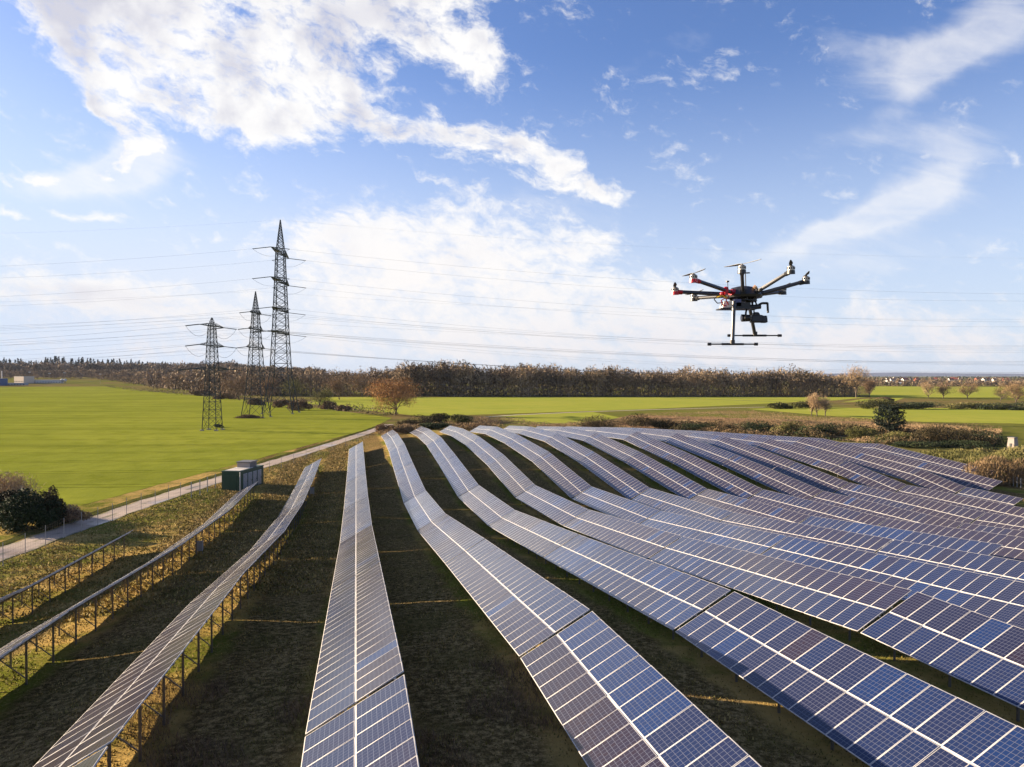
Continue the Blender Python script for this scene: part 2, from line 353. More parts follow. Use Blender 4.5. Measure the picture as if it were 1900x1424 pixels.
M_CROP2 = ground_material('crop_green_far', [(.26, .285, .045), (.29, .30, .05), (.22, .255, .038), (.30, .305, .07)], s1=.01, s2=.08, s3=1.0,
                          stripes=(math.radians(12), [(24.0, .7, .3, 0)]), bump=.2)
M_SCRUB = ground_material('rough_grass', [(.31, .19, .10), (.17, .14, .05), (.36, .23, .12), (.22, .13, .065)], s1=.02, s2=.2, s3=1.5)
M_EARTH = ground_material('earth', [(.13, .135, .03), (.16, .12, .05), (.09, .115, .02), (.19, .145, .06)], s1=.006, s2=.06, s3=.7)
def track_material():
    m = bpy.data.materials.new('concrete_track'); m.use_nodes = True; t = NT(m.node_tree); b = t.n['Principled BSDF']
    pos = t.new('ShaderNodeNewGeometry').outputs['Position']
    uv = t.new('ShaderNodeUVMap', uv_map='UVMap').outputs[0]; x, y, _ = t.xyz(uv)[:3]
    a = t.mix(t.noise(pos, .25, 6, .6), (.26, .20, .155), (.38, .305, .24))
    a = t.mix(t.m('MULTIPLY', t.step(t.noise(pos, 1.3, 5, .7), .58, .7), .6), a, (.15, .13, .09))
    # joints between slabs and the broken grass crest between the wheel lines
    f = t.m('ABSOLUTE', t.m('SUBTRACT', t.m('FRACT', t.m('DIVIDE', y, 5.0)), .5)); a = t.mix(t.m('MULTIPLY', t.step(f, .485, .497), .6), a, (.1, .09, .07))
    ctr = t.m('MULTIPLY', t.step(t.m('ABSOLUTE', t.m('SUBTRACT', x, .5)), .13, .02), t.step(t.noise(pos, .16, 4, .6), .52, .6))
    a = t.mix(ctr, a, (.11, .10, .045))
    edge = t.m('MULTIPLY', t.step(t.m('ABSOLUTE', t.m('SUBTRACT', x, .5)), .34, .5), t.step(t.noise(pos, .8, 5, .7), .38, .55)); a = t.mix(edge, a, (.10, .10, .03))
    t.l.new(a, b.inputs['Base Color'])
    wet = t.step(t.noise(pos, .07, 3, .5), .52, .62); t.l.new(t.m('MULTIPLY_ADD', wet, -.5, .8), b.inputs['Roughness'])
    return m
M_TRACK = track_material()

# ------------------------------------------------------------------ ground: one sheet to the horizon, other covers laid on it cell by cell
def axis(fine0, fine1, st, lo, hi):
    a = list(np.arange(fine0, fine1 + .01, st)); s_ = st * 1.35; x = a[-1]
    while x < hi: x += s_; a.append(x); s_ *= 1.3
    s_ = st * 1.35; x = a[0]; b = []
    while x > lo: x -= s_; b.append(x); s_ *= 1.3
    return np.array(b[::-1] + a)
GX = axis(-110, 250, 2.0, -14000, 14000); GY = axis(-10, 300, 2.0, -3000, 24000)
XX, YY = np.meshgrid(GX, GY, indexing='ij'); ZZ = G(XX, YY)
nx, ny = XX.shape; idx = np.arange(nx * ny).reshape(nx, ny)
quads = np.stack([idx[:-1, :-1], idx[1:, :-1], idx[1:, 1:], idx[:-1, 1:]], -1).reshape(-1, 4)
g = obj('ground', mesh_np('ground', np.stack([XX, YY, ZZ], -1).reshape(-1, 3), quads, [M_EARTH], smooth=True)); tag(g, kind='structure')
def clip(poly, a, b):
    out = []; n = len(poly); ex, ey = b[0] - a[0], b[1] - a[1]
    sd_ = [ex * (p[1] - a[1]) - ey * (p[0] - a[0]) for p in poly]
    for i in range(n):
        p, q, s0, s1 = poly[i], poly[(i + 1) % n], sd_[i], sd_[(i + 1) % n]
        if s0 >= 0: out.append(p)
        if (s0 >= 0) != (s1 >= 0): k = s0 / (s0 - s1); out.append((p[0] + (q[0] - p[0]) * k, p[1] + (q[1] - p[1]) * k))
    return out
def sheet(name, poly, m, dz, cell=None):
    """convex counter-clockwise cover laid dz above the ground"""
    ar = sum(poly[i][0] * poly[(i + 1) % len(poly)][1] - poly[(i + 1) % len(poly)][0] * poly[i][1] for i in range(len(poly)))
    if ar < 0: poly = poly[::-1]
    xs = [p[0] for p in poly]; ys = [p[1] for p in poly]
    i0, i1 = max(0, np.searchsorted(GX, min(xs)) - 1), min(len(GX) - 1, np.searchsorted(GX, max(xs)) + 1)
    j0, j1 = max(0, np.searchsorted(GY, min(ys)) - 1), min(len(GY) - 1, np.searchsorted(GY, max(ys)) + 1)
    V = []; Fc = []
    for i in range(i0, i1):
        for j in range(j0, j1):
            c = [(GX[i], GY[j]), (GX[i + 1], GY[j]), (GX[i + 1], GY[j + 1]), (GX[i], GY[j + 1])]
            for k in range(len(poly)):
                c = clip(c, poly[k], poly[(k + 1) % len(poly)])
                if len(c) < 3: break
            if len(c) < 3: continue
            n = len(V); V += c; Fc.append(tuple(range(n, n + len(c))))
    V = np.array(V)
    # heights on the ground sheet itself (bilinear over the same cells)
    i = np.clip(np.searchsorted(GX, V[:, 0]) - 1, 0, nx - 2); j = np.clip(np.searchsorted(GY, V[:, 1]) - 1, 0, ny - 2)
    fx = (V[:, 0] - GX[i]) / (GX[i + 1] - GX[i]); fy = (V[:, 1] - GY[j]) / (GY[j + 1] - GY[j])
    Z = (ZZ[i, j] * (1 - fx) * (1 - fy) + ZZ[i + 1, j] * fx * (1 - fy) + ZZ[i, j + 1] * (1 - fx) * fy + ZZ[i + 1, j + 1] * fx * fy) + dz
    o = obj(name, mesh_np(name, np.column_stack([V, Z]), Fc, [m], smooth=True)); tag(o, kind='structure'); return o
def uv2xy(u, v): return (u * RV[0] + v * QV[0], u * RV[1] + v * QV[1])
def pp(*pts): return [tuple(P(*p)[:2]) for p in pts]
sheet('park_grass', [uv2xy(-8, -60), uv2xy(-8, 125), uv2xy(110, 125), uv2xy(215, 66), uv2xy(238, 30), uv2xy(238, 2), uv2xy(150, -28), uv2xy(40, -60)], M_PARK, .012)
fl = pp((690, 799), (728, 776), (645, 764), (550, 753), (456, 741), (340, 730.5), (215, 718), (-350, 721)) + [(-160, 50), (-62, 50)]
fl[0] = (-46.5, 246)
sheet('crop_field', fl, M_CROP, .03)
sheet('meadow', pp((560, 748), (600, 737.5), (1610, 737.5), (1470, 751), (1190, 760), (910, 773), (770, 772)), M_CROP2, .03)
sheet('meadow', pp((880, 777), (960, 771), (1100, 765), (1150, 775), (1080, 791), (960, 786)), M_CROP2, .034)
sheet('crop_field', pp((1385, 759), (1480, 757), (1960, 758), (1960, 788), (1700, 783), (1560, 774)), M_CROP2, .03)
sheet('crop_field', pp((1560, 747), (1600, 741), (1680, 738), (1660, 745)), M_CROP2, .03)
sheet('crop_field', pp((1612, 737), (1625, 717), (1960, 719), (1960, 738), (1700, 738)), M_CROP2, .03)
sheet('rough_grass', pp((1085, 788), (1200, 765), (1400, 760), (1560, 776), (1700, 785), (1860, 789), (1850, 812), (1650, 815), (1300, 801)), M_SCRUB, .02)

def ribbon(name, pts, w, m, dz=.05):
    pts = [Vector((p[0], p[1], 0)) for p in pts]; fine = []
    for a, b in zip(pts, pts[1:]):
        n = max(1, int((b - a).length / 2)); fine += [a.lerp(b, i / n) for i in range(n)]
    fine.append(pts[-1]); V = []; Fc = []; uv = []; s_ = 0; ss = [0]
    for a, b in zip(fine, fine[1:]): s_ += (b - a).length; ss.append(s_)
    for i, p in enumerate(fine):
        d = (fine[min(i + 1, len(fine) - 1)] - fine[max(i - 1, 0)]).normalized(); q = Vector((d.y, -d.x, 0))
        for k in (-1, -.5, 0, .5, 1):
            c = p + q * (w / 2 * k + .12 * math.sin(ss[i] * .8 + k) * (abs(k) == 1)); V.append((c.x, c.y, Gs(c.x, c.y) + dz))
    for i in range(len(fine) - 1):
        for k in range(4):
            a = i * 5 + k; Fc.append((a, a + 1, a + 6, a + 5))
            for (ii, kk) in ((i, k), (i, k + 1), (i + 1, k + 1), (i + 1, k)): uv.append((kk / 4, ss[ii]))
    o = obj(name, mesh_np(name, V, Fc, [m], uv=uv)); tag(o, kind='structure'); return o
tr = pp((0, 1031), (130, 984), (260, 939), (400, 893), (500, 861), (600, 830), (665, 809), (697, 798), (722, 788))
d0 = (Vector(tr[0]) - Vector(tr[1])).normalized(); tr = [tuple(Vector(tr[0]) + d0 * 45)] + tr
ribbon('track', tr, 3.6, M_TRACK)
M_PATH = mat('pale_path', (.50, .46, .33), .9, var=.25, vscale=.2)
ribbon('path', pp((895, 774.5), (960, 770.5), (1080, 765), (1200, 761), (1330, 757.5), (1420, 756)), 2.2, M_PATH, .07)
# tyre-worn strip of soil beside the track
M_VERGE = ground_material('verge', [(.05, .06, .015), (.08, .085, .02), (.10, .08, .04), (.06, .07, .02)], s2=.8)
vg = [(p[0] - 2.75, p[1] + .3) for p in tr]
ribbon('verge', vg, 1.3, M_VERGE, .06)

# far hills beyond the plain
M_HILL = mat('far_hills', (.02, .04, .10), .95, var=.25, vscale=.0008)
hb = MB(); n = 90
xs = np.linspace(-3000, 22000, n); H = 34 + 30 * np.exp(-((xs - 7600) / 3300) ** 2) + 6 * np.sin(xs / 900) + 4 * np.sin(xs / 370 + 1)
for i in range(n - 1):
    for (d0_, k0), (d1_, k1) in (((0, 0), (900, .85)), ((900, .85), (1600, 1)), ((1600, 1), (4000, .0))):
        hb.add([(xs[i], 12500 + d0_, H[i] * k0), (xs[i + 1], 12500 + d0_, H[i + 1] * k0), (xs[i + 1], 12500 + d1_, H[i + 1] * k1), (xs[i], 12500 + d1_, H[i] * k1)], [(0, 1, 2, 3)])
tag(hb.build('hills', M_HILL, smooth=True), kind='structure')

# ------------------------------------------------------------------ solar tables
MW, MH, FR, TH = .992, 1.655, .026, .04
def module_geo():
    w, h, f = MW / 2, MH, FR
    V = [(-w, 0, .002), (w, 0, .002), (w, h, .002), (-w, h, .002), (-w + f, f, .002), (w - f, f, .002), (w - f, h - f, .002), (-w + f, h - f, .002),
         (-w + f, f, -.002), (w - f, f, -.002), (w - f, h - f, -.002), (-w + f, h - f, -.002), (-w, 0, -TH), (w, 0, -TH), (w, h, -TH), (-w, h, -TH)]
    Fc = [(0, 1, 5, 4), (1, 2, 6, 5), (2, 3, 7, 6), (3, 0, 4, 7), (8, 9, 10, 11), (0, 12, 13, 1), (1, 13, 14, 2), (2, 14, 15, 3), (3, 15, 12, 0), (12, 15, 14, 13)]
    return np.array(V), np.array(Fc)
MV, MF = module_geo()
MUV = np.zeros((10, 4, 2)); MUV[4] = [(0, 0), (.92, 0), (.92, 1.58), (0, 1.58)]
MMI = np.array([0] * 4 + [1] + [0] * 5)
NVAR = 18
VARS = [mesh_np('solar_panel', MV, MF, [M_ALU, M_CELL], MMI, {'tint': np.full(10, i / (NVAR - 1))}, MUV.reshape(-1, 2)) for i in range(NVAR)]
ORD = ['first', 'second', 'third', 'fourth', 'fifth', 'sixth', 'seventh', 'eighth', 'ninth', 'tenth', 'eleventh', 'twelfth', 'thirteenth', 'fourteenth', 'fifteenth', 'sixteenth', 'seventeenth']
U3 = np.array([RV[0], RV[1], 0.0]); Q3 = np.array([QV[0], QV[1], 0.0]); Z3 = np.array([0, 0, 1.0])
def frame_of(k, a, b):
    """matrix of the table plane: origin at the low far corner, x toward the viewpoint, y up the slope"""
    v = ROWV[k]; Ha = a[0] * U3 + v * Q3 + (a[1] + HC) * Z3; Hb = b[0] * U3 + v * Q3 + (b[1] + HC) * Z3
    X = Ha - Hb; L = np.linalg.norm(X); X /= L
    Y = math.cos(TILT) * Q3 + math.sin(TILT) * Z3; Y -= X * (Y @ X); Y /= np.linalg.norm(Y); Z = np.cross(X, Y)
    O = Hb - Y * WID
    return Matrix([[X[i], Y[i], Z[i], O[i]] for i in range(3)] + [[0, 0, 0, 1]]), L
def solar_table(k, j, a, b, jfar):
    M, L = frame_of(k, a, b); GAP = .11; GA = .17 if (k, j) in ((3, 1), (4, 1), (5, 1), (6, 1), (2, 1)) else .11; GB = .17 if (k, j) in ((3, 0), (4, 0), (5, 0), (6, 0), (2, 0)) else .11; Ln = L - GA - GB; n = max(3, round(Ln / 1.012)); pitch = Ln / n
    mid = M @ Vector((L / 2, WID / 2, 0)); base = Vector((mid.x, mid.y, Gs(mid.x, mid.y)))
    root = empty('solar_table', base, math.atan2(-RV[1], -RV[0])); RM = Matrix.Translation(base) @ Matrix.Rotation(math.atan2(-RV[1], -RV[0]), 4, 'Z')
    Ri = RM.inverted(); TM = Ri @ M
    nt = len(ROWS[k]) - 1; oj = nt - 1 - j
    place = 'at the far end' if oj == 0 else ('nearest the viewer' if j == 0 else ORD[oj] + ' from the far end')
    tag(root, f"solar table {place} of the {ORD[k]} row from the left", 'solar panel table', f"solar tables of the {ORD[k]} row from the left")
    rng = np.random.default_rng(k * 31 + j)
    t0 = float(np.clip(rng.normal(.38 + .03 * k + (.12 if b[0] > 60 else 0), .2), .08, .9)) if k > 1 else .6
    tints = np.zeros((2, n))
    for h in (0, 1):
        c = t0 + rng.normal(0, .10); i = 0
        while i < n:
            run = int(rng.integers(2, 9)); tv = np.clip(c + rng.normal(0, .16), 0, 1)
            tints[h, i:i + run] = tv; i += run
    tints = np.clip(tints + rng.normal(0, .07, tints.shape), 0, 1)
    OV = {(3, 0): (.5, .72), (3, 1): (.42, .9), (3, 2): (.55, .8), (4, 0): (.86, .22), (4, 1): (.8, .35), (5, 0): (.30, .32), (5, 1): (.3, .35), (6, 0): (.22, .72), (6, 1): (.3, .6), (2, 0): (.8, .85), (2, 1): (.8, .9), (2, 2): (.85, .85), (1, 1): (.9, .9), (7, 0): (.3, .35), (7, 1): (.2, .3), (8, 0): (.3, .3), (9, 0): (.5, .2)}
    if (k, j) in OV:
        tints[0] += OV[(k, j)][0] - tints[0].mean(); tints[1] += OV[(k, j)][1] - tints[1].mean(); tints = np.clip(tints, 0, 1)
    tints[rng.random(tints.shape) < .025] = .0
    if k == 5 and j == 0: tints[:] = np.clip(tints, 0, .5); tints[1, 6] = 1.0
    d = math.hypot(mid.x, mid.y); sp_px = 1406 * math.hypot(ROWV[k], a[1]) / d ** 2
    if sp_px > 2.4:
        for h in (0, 1):
            for i in range(n):
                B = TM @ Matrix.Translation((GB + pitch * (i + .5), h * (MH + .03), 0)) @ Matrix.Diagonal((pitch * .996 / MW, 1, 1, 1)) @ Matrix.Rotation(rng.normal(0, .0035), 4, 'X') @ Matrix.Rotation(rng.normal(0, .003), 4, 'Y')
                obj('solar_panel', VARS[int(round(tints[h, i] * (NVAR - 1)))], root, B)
    else:
        Vs = []; Fs = []; tt = []
        for h in (0, 1):
            for i in range(n):
                R = np.array(Matrix.Rotation(rng.normal(0, .0035), 3, 'X') @ Matrix.Rotation(rng.normal(0, .003), 3, 'Y'))
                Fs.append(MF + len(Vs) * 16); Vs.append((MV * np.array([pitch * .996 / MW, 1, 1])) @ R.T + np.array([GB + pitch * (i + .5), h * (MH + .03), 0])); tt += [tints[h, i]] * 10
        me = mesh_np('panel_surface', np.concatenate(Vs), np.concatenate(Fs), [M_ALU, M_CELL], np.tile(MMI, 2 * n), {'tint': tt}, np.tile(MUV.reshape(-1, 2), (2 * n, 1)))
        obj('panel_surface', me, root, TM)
    # rails under the panels
    rl = MB()
    for y in (.35, 1.30, WID / 2, 2.05, 3.0): rl.box((L / 2, y, -TH - .035 if y != WID / 2 else -.03), (L / 2 - .17, .03 if y != WID / 2 else .035, .035 if y != WID / 2 else .02))
    o = rl.build('rail', M_ALU, root); o.matrix_basis = TM
    # posts, rafters and braces every three metres
    npost = max(2, round(L / 3.0)); near = d < 118
    allp = MB()
    for i in range(npost):
        x = L * (i + .5) / npost
        rear = M @ Vector((x, 2.72, -.19)); front = M @ Vector((x, .62, -.19))
        rg = Vector((rear.x, rear.y, Gs(rear.x, rear.y) - .15)); fg = Vector((front.x, front.y, Gs(front.x, front.y) - .15))
        lo = rg + Vector((0, 0, .45)); hi = rear.lerp(front, .62)
        A, Bp, C, D, E_, Hh = [Ri @ p for p in (rear, rg, front, fg, lo, hi)]
        ra, rb = Ri @ (M @ Vector((x, .2, -.15))), Ri @ (M @ Vector((x, 3.15, -.15)))
        if near:
            p = MB(); p.box((A + Bp) / 2, (.03, .042, (A - Bp).length / 2)); p.build('post', M_GALV, root)
            p = MB(); p.box((C + D) / 2, (.03, .042, (C - D).length / 2)); p.build('post', M_GALV, root)
            p = MB(); p.tube(ra, rb, .045, n=4); p.build('rafter', M_GALV, root)
            p = MB(); p.tube(E_, Hh, .03, n=4); p.build('brace', M_GALV, root)
        else:
            allp.box((A + Bp) / 2, (.03, .042, (A - Bp).length / 2)); allp.box((C + D) / 2, (.03, .042, (C - D).length / 2)); allp.tube(ra, rb, .045, n=4)
    if not near: allp.build('support_frame', M_GALV, root)
for k in ROWS:
    pts = ROWS[k]
    for j, (a, b) in enumerate(zip(pts, pts[1:])):
        # only tables the picture can see or that shade what it sees
        if max(a[0], b[0]) < 8: continue
        solar_table(k, j, a, b, len(pts) - 1)

# ------------------------------------------------------------------ plants
BARK = mat('bark', (.10, .075, .055), .9, var=.3, vscale=2)
L_BROWN = leafmat('twigs_brown', [(.09, .06, .04), (.17, .11, .065), (.26, .165, .09), (.30, .21, .12)])
L_FOREST = leafmat('twigs_forest', [(.075, .056, .040), (.145, .108, .070), (.24, .178, .108), (.34, .25, .155)])
L_ORANGE = leafmat('twigs_orange', [(.20, .10, .04), (.38, .20, .075), (.50, .29, .11)])
L_TAN = leafmat('twigs_tan', [(.13, .085, .045), (.23, .155, .08), (.33, .22, .12)])
L_PALE = leafmat('twigs_pale', [(.24, .16, .09), (.36, .25, .14), (.46, .34, .2)])
L_OLIVE = leafmat('leaves_olive', [(.045, .05, .015), (.10, .10, .03), (.17, .16, .05), (.22, .18, .08)])
L_DARK = leafmat('leaves_dark', [(.012, .02, .010), (.03, .045, .018), (.05, .065, .025), (.09, .085, .035)])
L_REED = leafmat('reeds', [(.13, .09, .045), (.23, .155, .08), (.33, .23, .125)])
L_BRUSH = leafmat('brushwood', [(.02, .018, .008), (.05, .042, .018), (.105, .078, .036), (.19, .135, .07)])
L_GRASS = leafmat('grass_blades', [(.09, .07, .024), (.17, .145, .035), (.30, .215, .07), (.48, .34, .13)])
L_CONIF = leafmat('needles', [(.010, .018, .012), (.02, .032, .02), (.035, .045, .028)])

def tri_cloud(C, size, tint, rng, aspect=.35, up=0.0):
    """one thin leaf or twig triangle at every centre"""
    n = len(C); d = rng.normal(size=(n, 3)); d[:, 2] += up; d /= np.linalg.norm(d, axis=1)[:, None]
    e = np.cross(d, rng.normal(size=(n, 3))); e /= np.linalg.norm(e, axis=1)[:, None]
    s_ = (size * rng.uniform(.6, 1.4, n))[:, None] if np.ndim(size) == 0 else size[:, None]
    V = np.stack([C - d * s_ * .5 - e * s_ * aspect * .5, C - d * s_ * .5 + e * s_ * aspect * .5, C + d * s_ * .5], 1).reshape(-1, 3)
    return V, np.arange(3 * n).reshape(-1, 3), tint
def blob_pts(n, rx, ry, rz, rng, lobes=7, shell=.35):
    """points crowded into uneven clumps of a crown, with gaps between"""
    L = rng.normal(size=(lobes, 3)); L /= np.linalg.norm(L, axis=1)[:, None]; L[:, 2] = np.abs(L[:, 2]) * 1.1 - .25
    L = L * rng.uniform(.35, .72, lobes)[:, None]; rad = rng.uniform(.28, .5, lobes)
    k = rng.integers(0, lobes, n); p = rng.normal(size=(n, 3)); p /= np.linalg.norm(p, axis=1)[:, None]
    p = L[k] + p * (rad[k] * rng.uniform(shell, 1.0, n) ** .5)[:, None]
    return p * np.array([rx, ry, rz]), k
def branches(H, rng, spread=.55, levels=4, r0=None, kids=4, first=.25, lean=0.0, upb=.35):
    """recursive limbs: list of segments (a, b, ra, rb) and the tips"""
    segs = []; tips = []; r0 = r0 or H * .022
    def grow(p, d, L, r, lv):
        n = 3 if lv < 2 else 2; q = p; 
        for i in range(n):
            d = (d + Vector(rng.normal(0, .10 + .05 * lv, 3))).normalized(); q2 = q + d * (L / n); r2 = r * (1 - .22 * (1 if lv else .6))
            segs.append((q, q2, r, r2)); q = q2; r = r2
            if lv >= 2 or (lv == 1 and i > 0): tips.append(q)
            if lv < levels:
                for _ in range(kids if i == n - 1 else kids - 2):
                    a = rng.uniform(0, 2 * math.pi); o = Vector((math.cos(a), math.sin(a), 0)); o = (o - d * o.dot(d)).normalized()
                    nd = (d * math.cos(spread) + o * math.sin(spread) + Vector((0, 0, upb * .4))).normalized()
                    grow(q, nd, L * rng.uniform(.55, .78), r * .6, lv + 1)
    grow(Vector((0, 0, 0)), Vector((lean, 0, 1)).normalized(), H * first * 1.5, r0, 0)
    return segs, tips
def fit_z(o, H): pass
def bare_tree(name, label, cat, loc, H, W, leaf, rng_seed, group=None, spread=.6, levels=4, kids=4, first=.15, dens=4, tw=None, upb=.35):
    rng = np.random.default_rng(rng_seed); segs, tips = branches(10, rng, spread, levels, kids=kids, first=first, upb=upb)
    pts = np.array([list(t) for t in tips]); kz = H / max(pts[:, 2].max(), 1e-3) * .95; kx = W / 2 / max(1e-3, np.percentile(np.abs(pts[:, :2]), 95))
    root = empty(name, loc); tag(root, label, cat, group); t = MB()
    S = Vector((kx, kx, kz))
    for a, b, ra, rb in segs:
        if ra > .012: t.tube(a * S, b * S, max(ra * H / 10, .02), max(rb * H / 10, .015), n=4 if ra < .1 else 6, caps=False)
    t.build('trunk', BARK, root)
    tw = tw or H * .07; NT_ = 520 * dens; C = (pts * np.array([kx, kx, kz]))[rng.integers(0, len(pts), NT_)]; C += rng.normal(0, tw * .55, C.shape)
    V, Fc, tt = tri_cloud(C, tw, None, rng, .10, 1.2)
    tt = np.clip(.5 + .35 * rng.normal(size=len(C)) * .6 + .12 * np.sin(C[:, 0] * .9 + C[:, 2]), 0, 1)
    obj('crown', mesh_np('crown', V, Fc, [leaf], attrs={'tint': tt}), root); return root
def bush(name, label, cat, loc, rx, ry, rz, leaf, seed, n=2500, size=.3, group=None, aspect=.6, tb=.45, up=0.0, lobes=9, stems=5, rot=0.0):
    rng = np.random.default_rng(seed); root = empty(name, loc, rot); tag(root, label, cat, group)
    p, k = blob_pts(n, rx, ry, rz, rng, lobes); p[:, 2] += rz * .38; p[:, 2] = np.abs(p[:, 2])
    lt = rng.normal(0, .16, lobes)
    V, Fc, _ = tri_cloud(p, size, None, rng, aspect, up)
    obj('foliage', mesh_np('foliage', V, Fc, [leaf], attrs={'tint': np.clip(tb + lt[k] + rng.normal(0, .15, n), 0, 1)}), root)
    s_ = MB()
    for i in range(stems):
        a = rng.uniform(0, 6.28); s_.tube((math.cos(a) * rx * .1, math.sin(a) * ry * .1, -.2), (math.cos(a) * rx * .55, math.sin(a) * ry * .55, rz * rng.uniform(.6, .95)), .02 + rz * .012, .012, n=4)
    s_.build('stem', BARK, root); return root

# solitary trees of the middle distance: photo base point, crown top row, crown width in photo pixels
def tree_at(px, py, top, wpx, name, label, leaf, seed, **kw):
    b = P(px, py); H = (py - top) / F * b.y; W = wpx / F * b.y
    return bare_tree(name, label, 'tree', b - Vector((0, 0, .2)), H, W, leaf, seed, **kw)
tree_at(733, 771, 691, 86, 'orange_tree', 'rusty orange bare tree standing alone at the end of the track', L_ORANGE, 3, levels=4, kids=5, dens=14, spread=.72, first=.12, tw=1.2)
tree_at(444, 743, 687, 54, 'bare_tree', 'dark wide bare oak in the hedgerow between the small and middle pylons', L_BROWN, 5, levels=4, kids=5, dens=6, spread=.85, first=.12, group='bare hedgerow trees')
tree_at(591, 757, 712, 42, 'bare_tree', 'low round olive brown tree right of the tallest pylon', L_OLIVE, 6, levels=4, kids=5, dens=7, spread=.75, first=.08, group='bare hedgerow trees')
tree_at(630, 742, 688, 44, 'bare_tree', 'reddish bare tree between the tallest pylon and the orange tree', L_BROWN, 8, levels=4, kids=5, dens=6, group='bare hedgerow trees')
tree_at(672, 737, 682, 46, 'bare_tree', 'bare oak with spreading dark limbs just left of the orange tree', L_BROWN, 9, levels=4, kids=5, dens=5, spread=.8, group='bare hedgerow trees')
tree_at(545, 745, 694, 40, 'bare_tree', 'greenish brown bare tree seen through the feet of the tallest pylon', L_OLIVE, 10, levels=4, kids=5, dens=6, group='bare hedgerow trees')
tree_at(500, 742, 690, 40, 'bare_tree', 'brown bare tree between the middle pylon and the tallest pylon', L_BROWN, 12, levels=4, kids=5, dens=6, group='bare hedgerow trees')
tree_at(1506, 772, 727, 22, 'pale_tree', 'pale pinkish bare tree, left one of the small clump before the right field', L_PALE, 21, levels=4, kids=4, dens=5, group='pale bare trees', tw=.8)
tree_at(1516, 773, 724, 22, 'pale_tree', 'pale pinkish bare tree, middle one of the small clump before the right field', L_PALE, 22, levels=4, kids=4, dens=5, group='pale bare trees', tw=.8)
tree_at(1531, 773, 730, 26, 'pale_tree', 'pale yellowish bare tree, right one of the small clump before the right field', L_PALE, 23, levels=4, kids=4, dens=5, group='pale bare trees', tw=.8)
tree_at(1589, 738, 667, 40, 'poplar', 'tall pale fan-shaped bare poplar at the right end of the forest', L_PALE, 31, levels=4, kids=5, dens=4, spread=.38, first=.2)
tree_at(1613, 737, 697, 18, 'bare_tree', 'small dark bare tree just right of the tall poplar', L_BROWN, 32, levels=3, kids=5, dens=8, group='bare field trees')
tree_at(1723, 740, 704, 26, 'bare_tree', 'tan bare tree, leftmost of the trees before the village', L_PALE, 41, levels=4, kids=4, dens=5, spread=.6, group='bare field trees')
tree_at(1750, 740, 703, 30, 'bare_tree', 'brown bare tree with a dark trunk before the village', L_BROWN, 42, levels=4, kids=5, dens=5, spread=.6, group='bare field trees')
tree_at(1795, 740, 703, 32, 'bare_tree', 'orange brown round bare tree before the red roofs', L_TAN, 43, levels=4, kids=5, dens=6, spread=.6, group='bare field trees')
tree_at(1856, 745, 714, 30, 'bare_tree', 'low olive brown tree left of the orange tree at the right edge', L_OLIVE, 44, levels=4, kids=5, dens=6, spread=.7, group='bare field trees')
tree_at(1885, 750, 702, 50, 'bare_tree', 'large orange bare tree cut by the right edge of the view', L_TAN, 45, levels=4, kids=5, dens=8, spread=.7, group='bare field trees')

# the dark round conifer beyond the right rows
def conifer(loc, H, W):
    rng = np.random.default_rng(5); root = empty('dark_conifer', loc); tag(root, 'dark green spiky pine standing alone among the brown brambles', 'pine tree')
    t = MB(); t.tube((0, 0, -.3), (0, 0, H * .9), .28, .05, n=7); t.build('trunk', BARK, root)
    C = []
    for i in range(150):
        z = H * (.08 + .86 * rng.random()); rr = W / 2 * math.sqrt(max(0.02, 1 - ((z / H - .36) / .64) ** 2)); a = rng.uniform(0, 6.28); L = rr * rng.uniform(.8, 1.12)
        m = 34; f = rng.random(m) ** .6; up = .28 * L
        C.append(np.stack([math.cos(a) * L * f, math.sin(a) * L * f, z + up * f ** 2], -1) + rng.normal(0, .13, (m, 3)))
    C = np.concatenate(C); V, Fc, _ = tri_cloud(C, .62, None, rng, .35, .3)
    obj('crown', mesh_np('crown', V, Fc, [L_CONIF], attrs={'tint': rng.random(len(C))}), root)
cb = P(1649, 806); conifer(cb, (806 - 753) / F * cb.y, 56 / F * cb.y)

# brambles, hedges and shrubs
def bush_at(px, py, wpx, hpx, label, leaf, seed, name='bramble', cat='bramble', depth=.5, n=2500, size=None, group=None, **kw):
    b = P(px, py); W = wpx / F * b.y; H = hpx / F * b.y
    return bush(name, label, cat, b - Vector((0, 0, H * .05)), W * .62, W * .62 * depth, H * .78, leaf, seed, int(n * 1.7), size or max(.2, b.y * .0014), group, **kw)
bush_at(770, 793, 70, 26, 'brown thorny thicket behind the far end of the fifth row', L_BRUSH, 51, 'thicket', 'thicket')
bush_at(812, 789, 60, 26, 'grey brown thicket with a dark green base behind the sixth row', L_BRUSH, 52, 'thicket', 'thicket', tb=.3)
bush_at(800, 797, 76, 14, 'dark green ivy mound at the foot of the brown thickets', L_DARK, 53, 'ivy_mound', 'shrub')
bush_at(858, 787, 50, 22, 'olive brown thicket, last one before the pale path', L_OLIVE, 54, 'thicket', 'thicket')
bush_at(716, 803, 40, 22, 'reddish brown thicket at the end of the track', L_BROWN, 55, 'thicket', 'thicket', tb=.6)
bush_at(745, 806, 60, 18, 'tan thicket behind the far end of the fourth row', L_REED, 56, 'thicket', 'thicket', tb=.3)
bush_at(880, 800, 90, 16, 'low tan bramble patch behind the seventh row', L_REED, 57, 'bramble_patch', 'bramble')
bush_at(1110, 795, 90, 26, 'long brown bramble bank behind the tenth row', L_BRUSH, 58, 'bramble_bank', 'bramble', tb=.6)
bush_at(1185, 795, 90, 30, 'brown bramble bank with a shaded right side, behind the eleventh row', L_BRUSH, 59, 'bramble_bank', 'bramble', tb=.4)
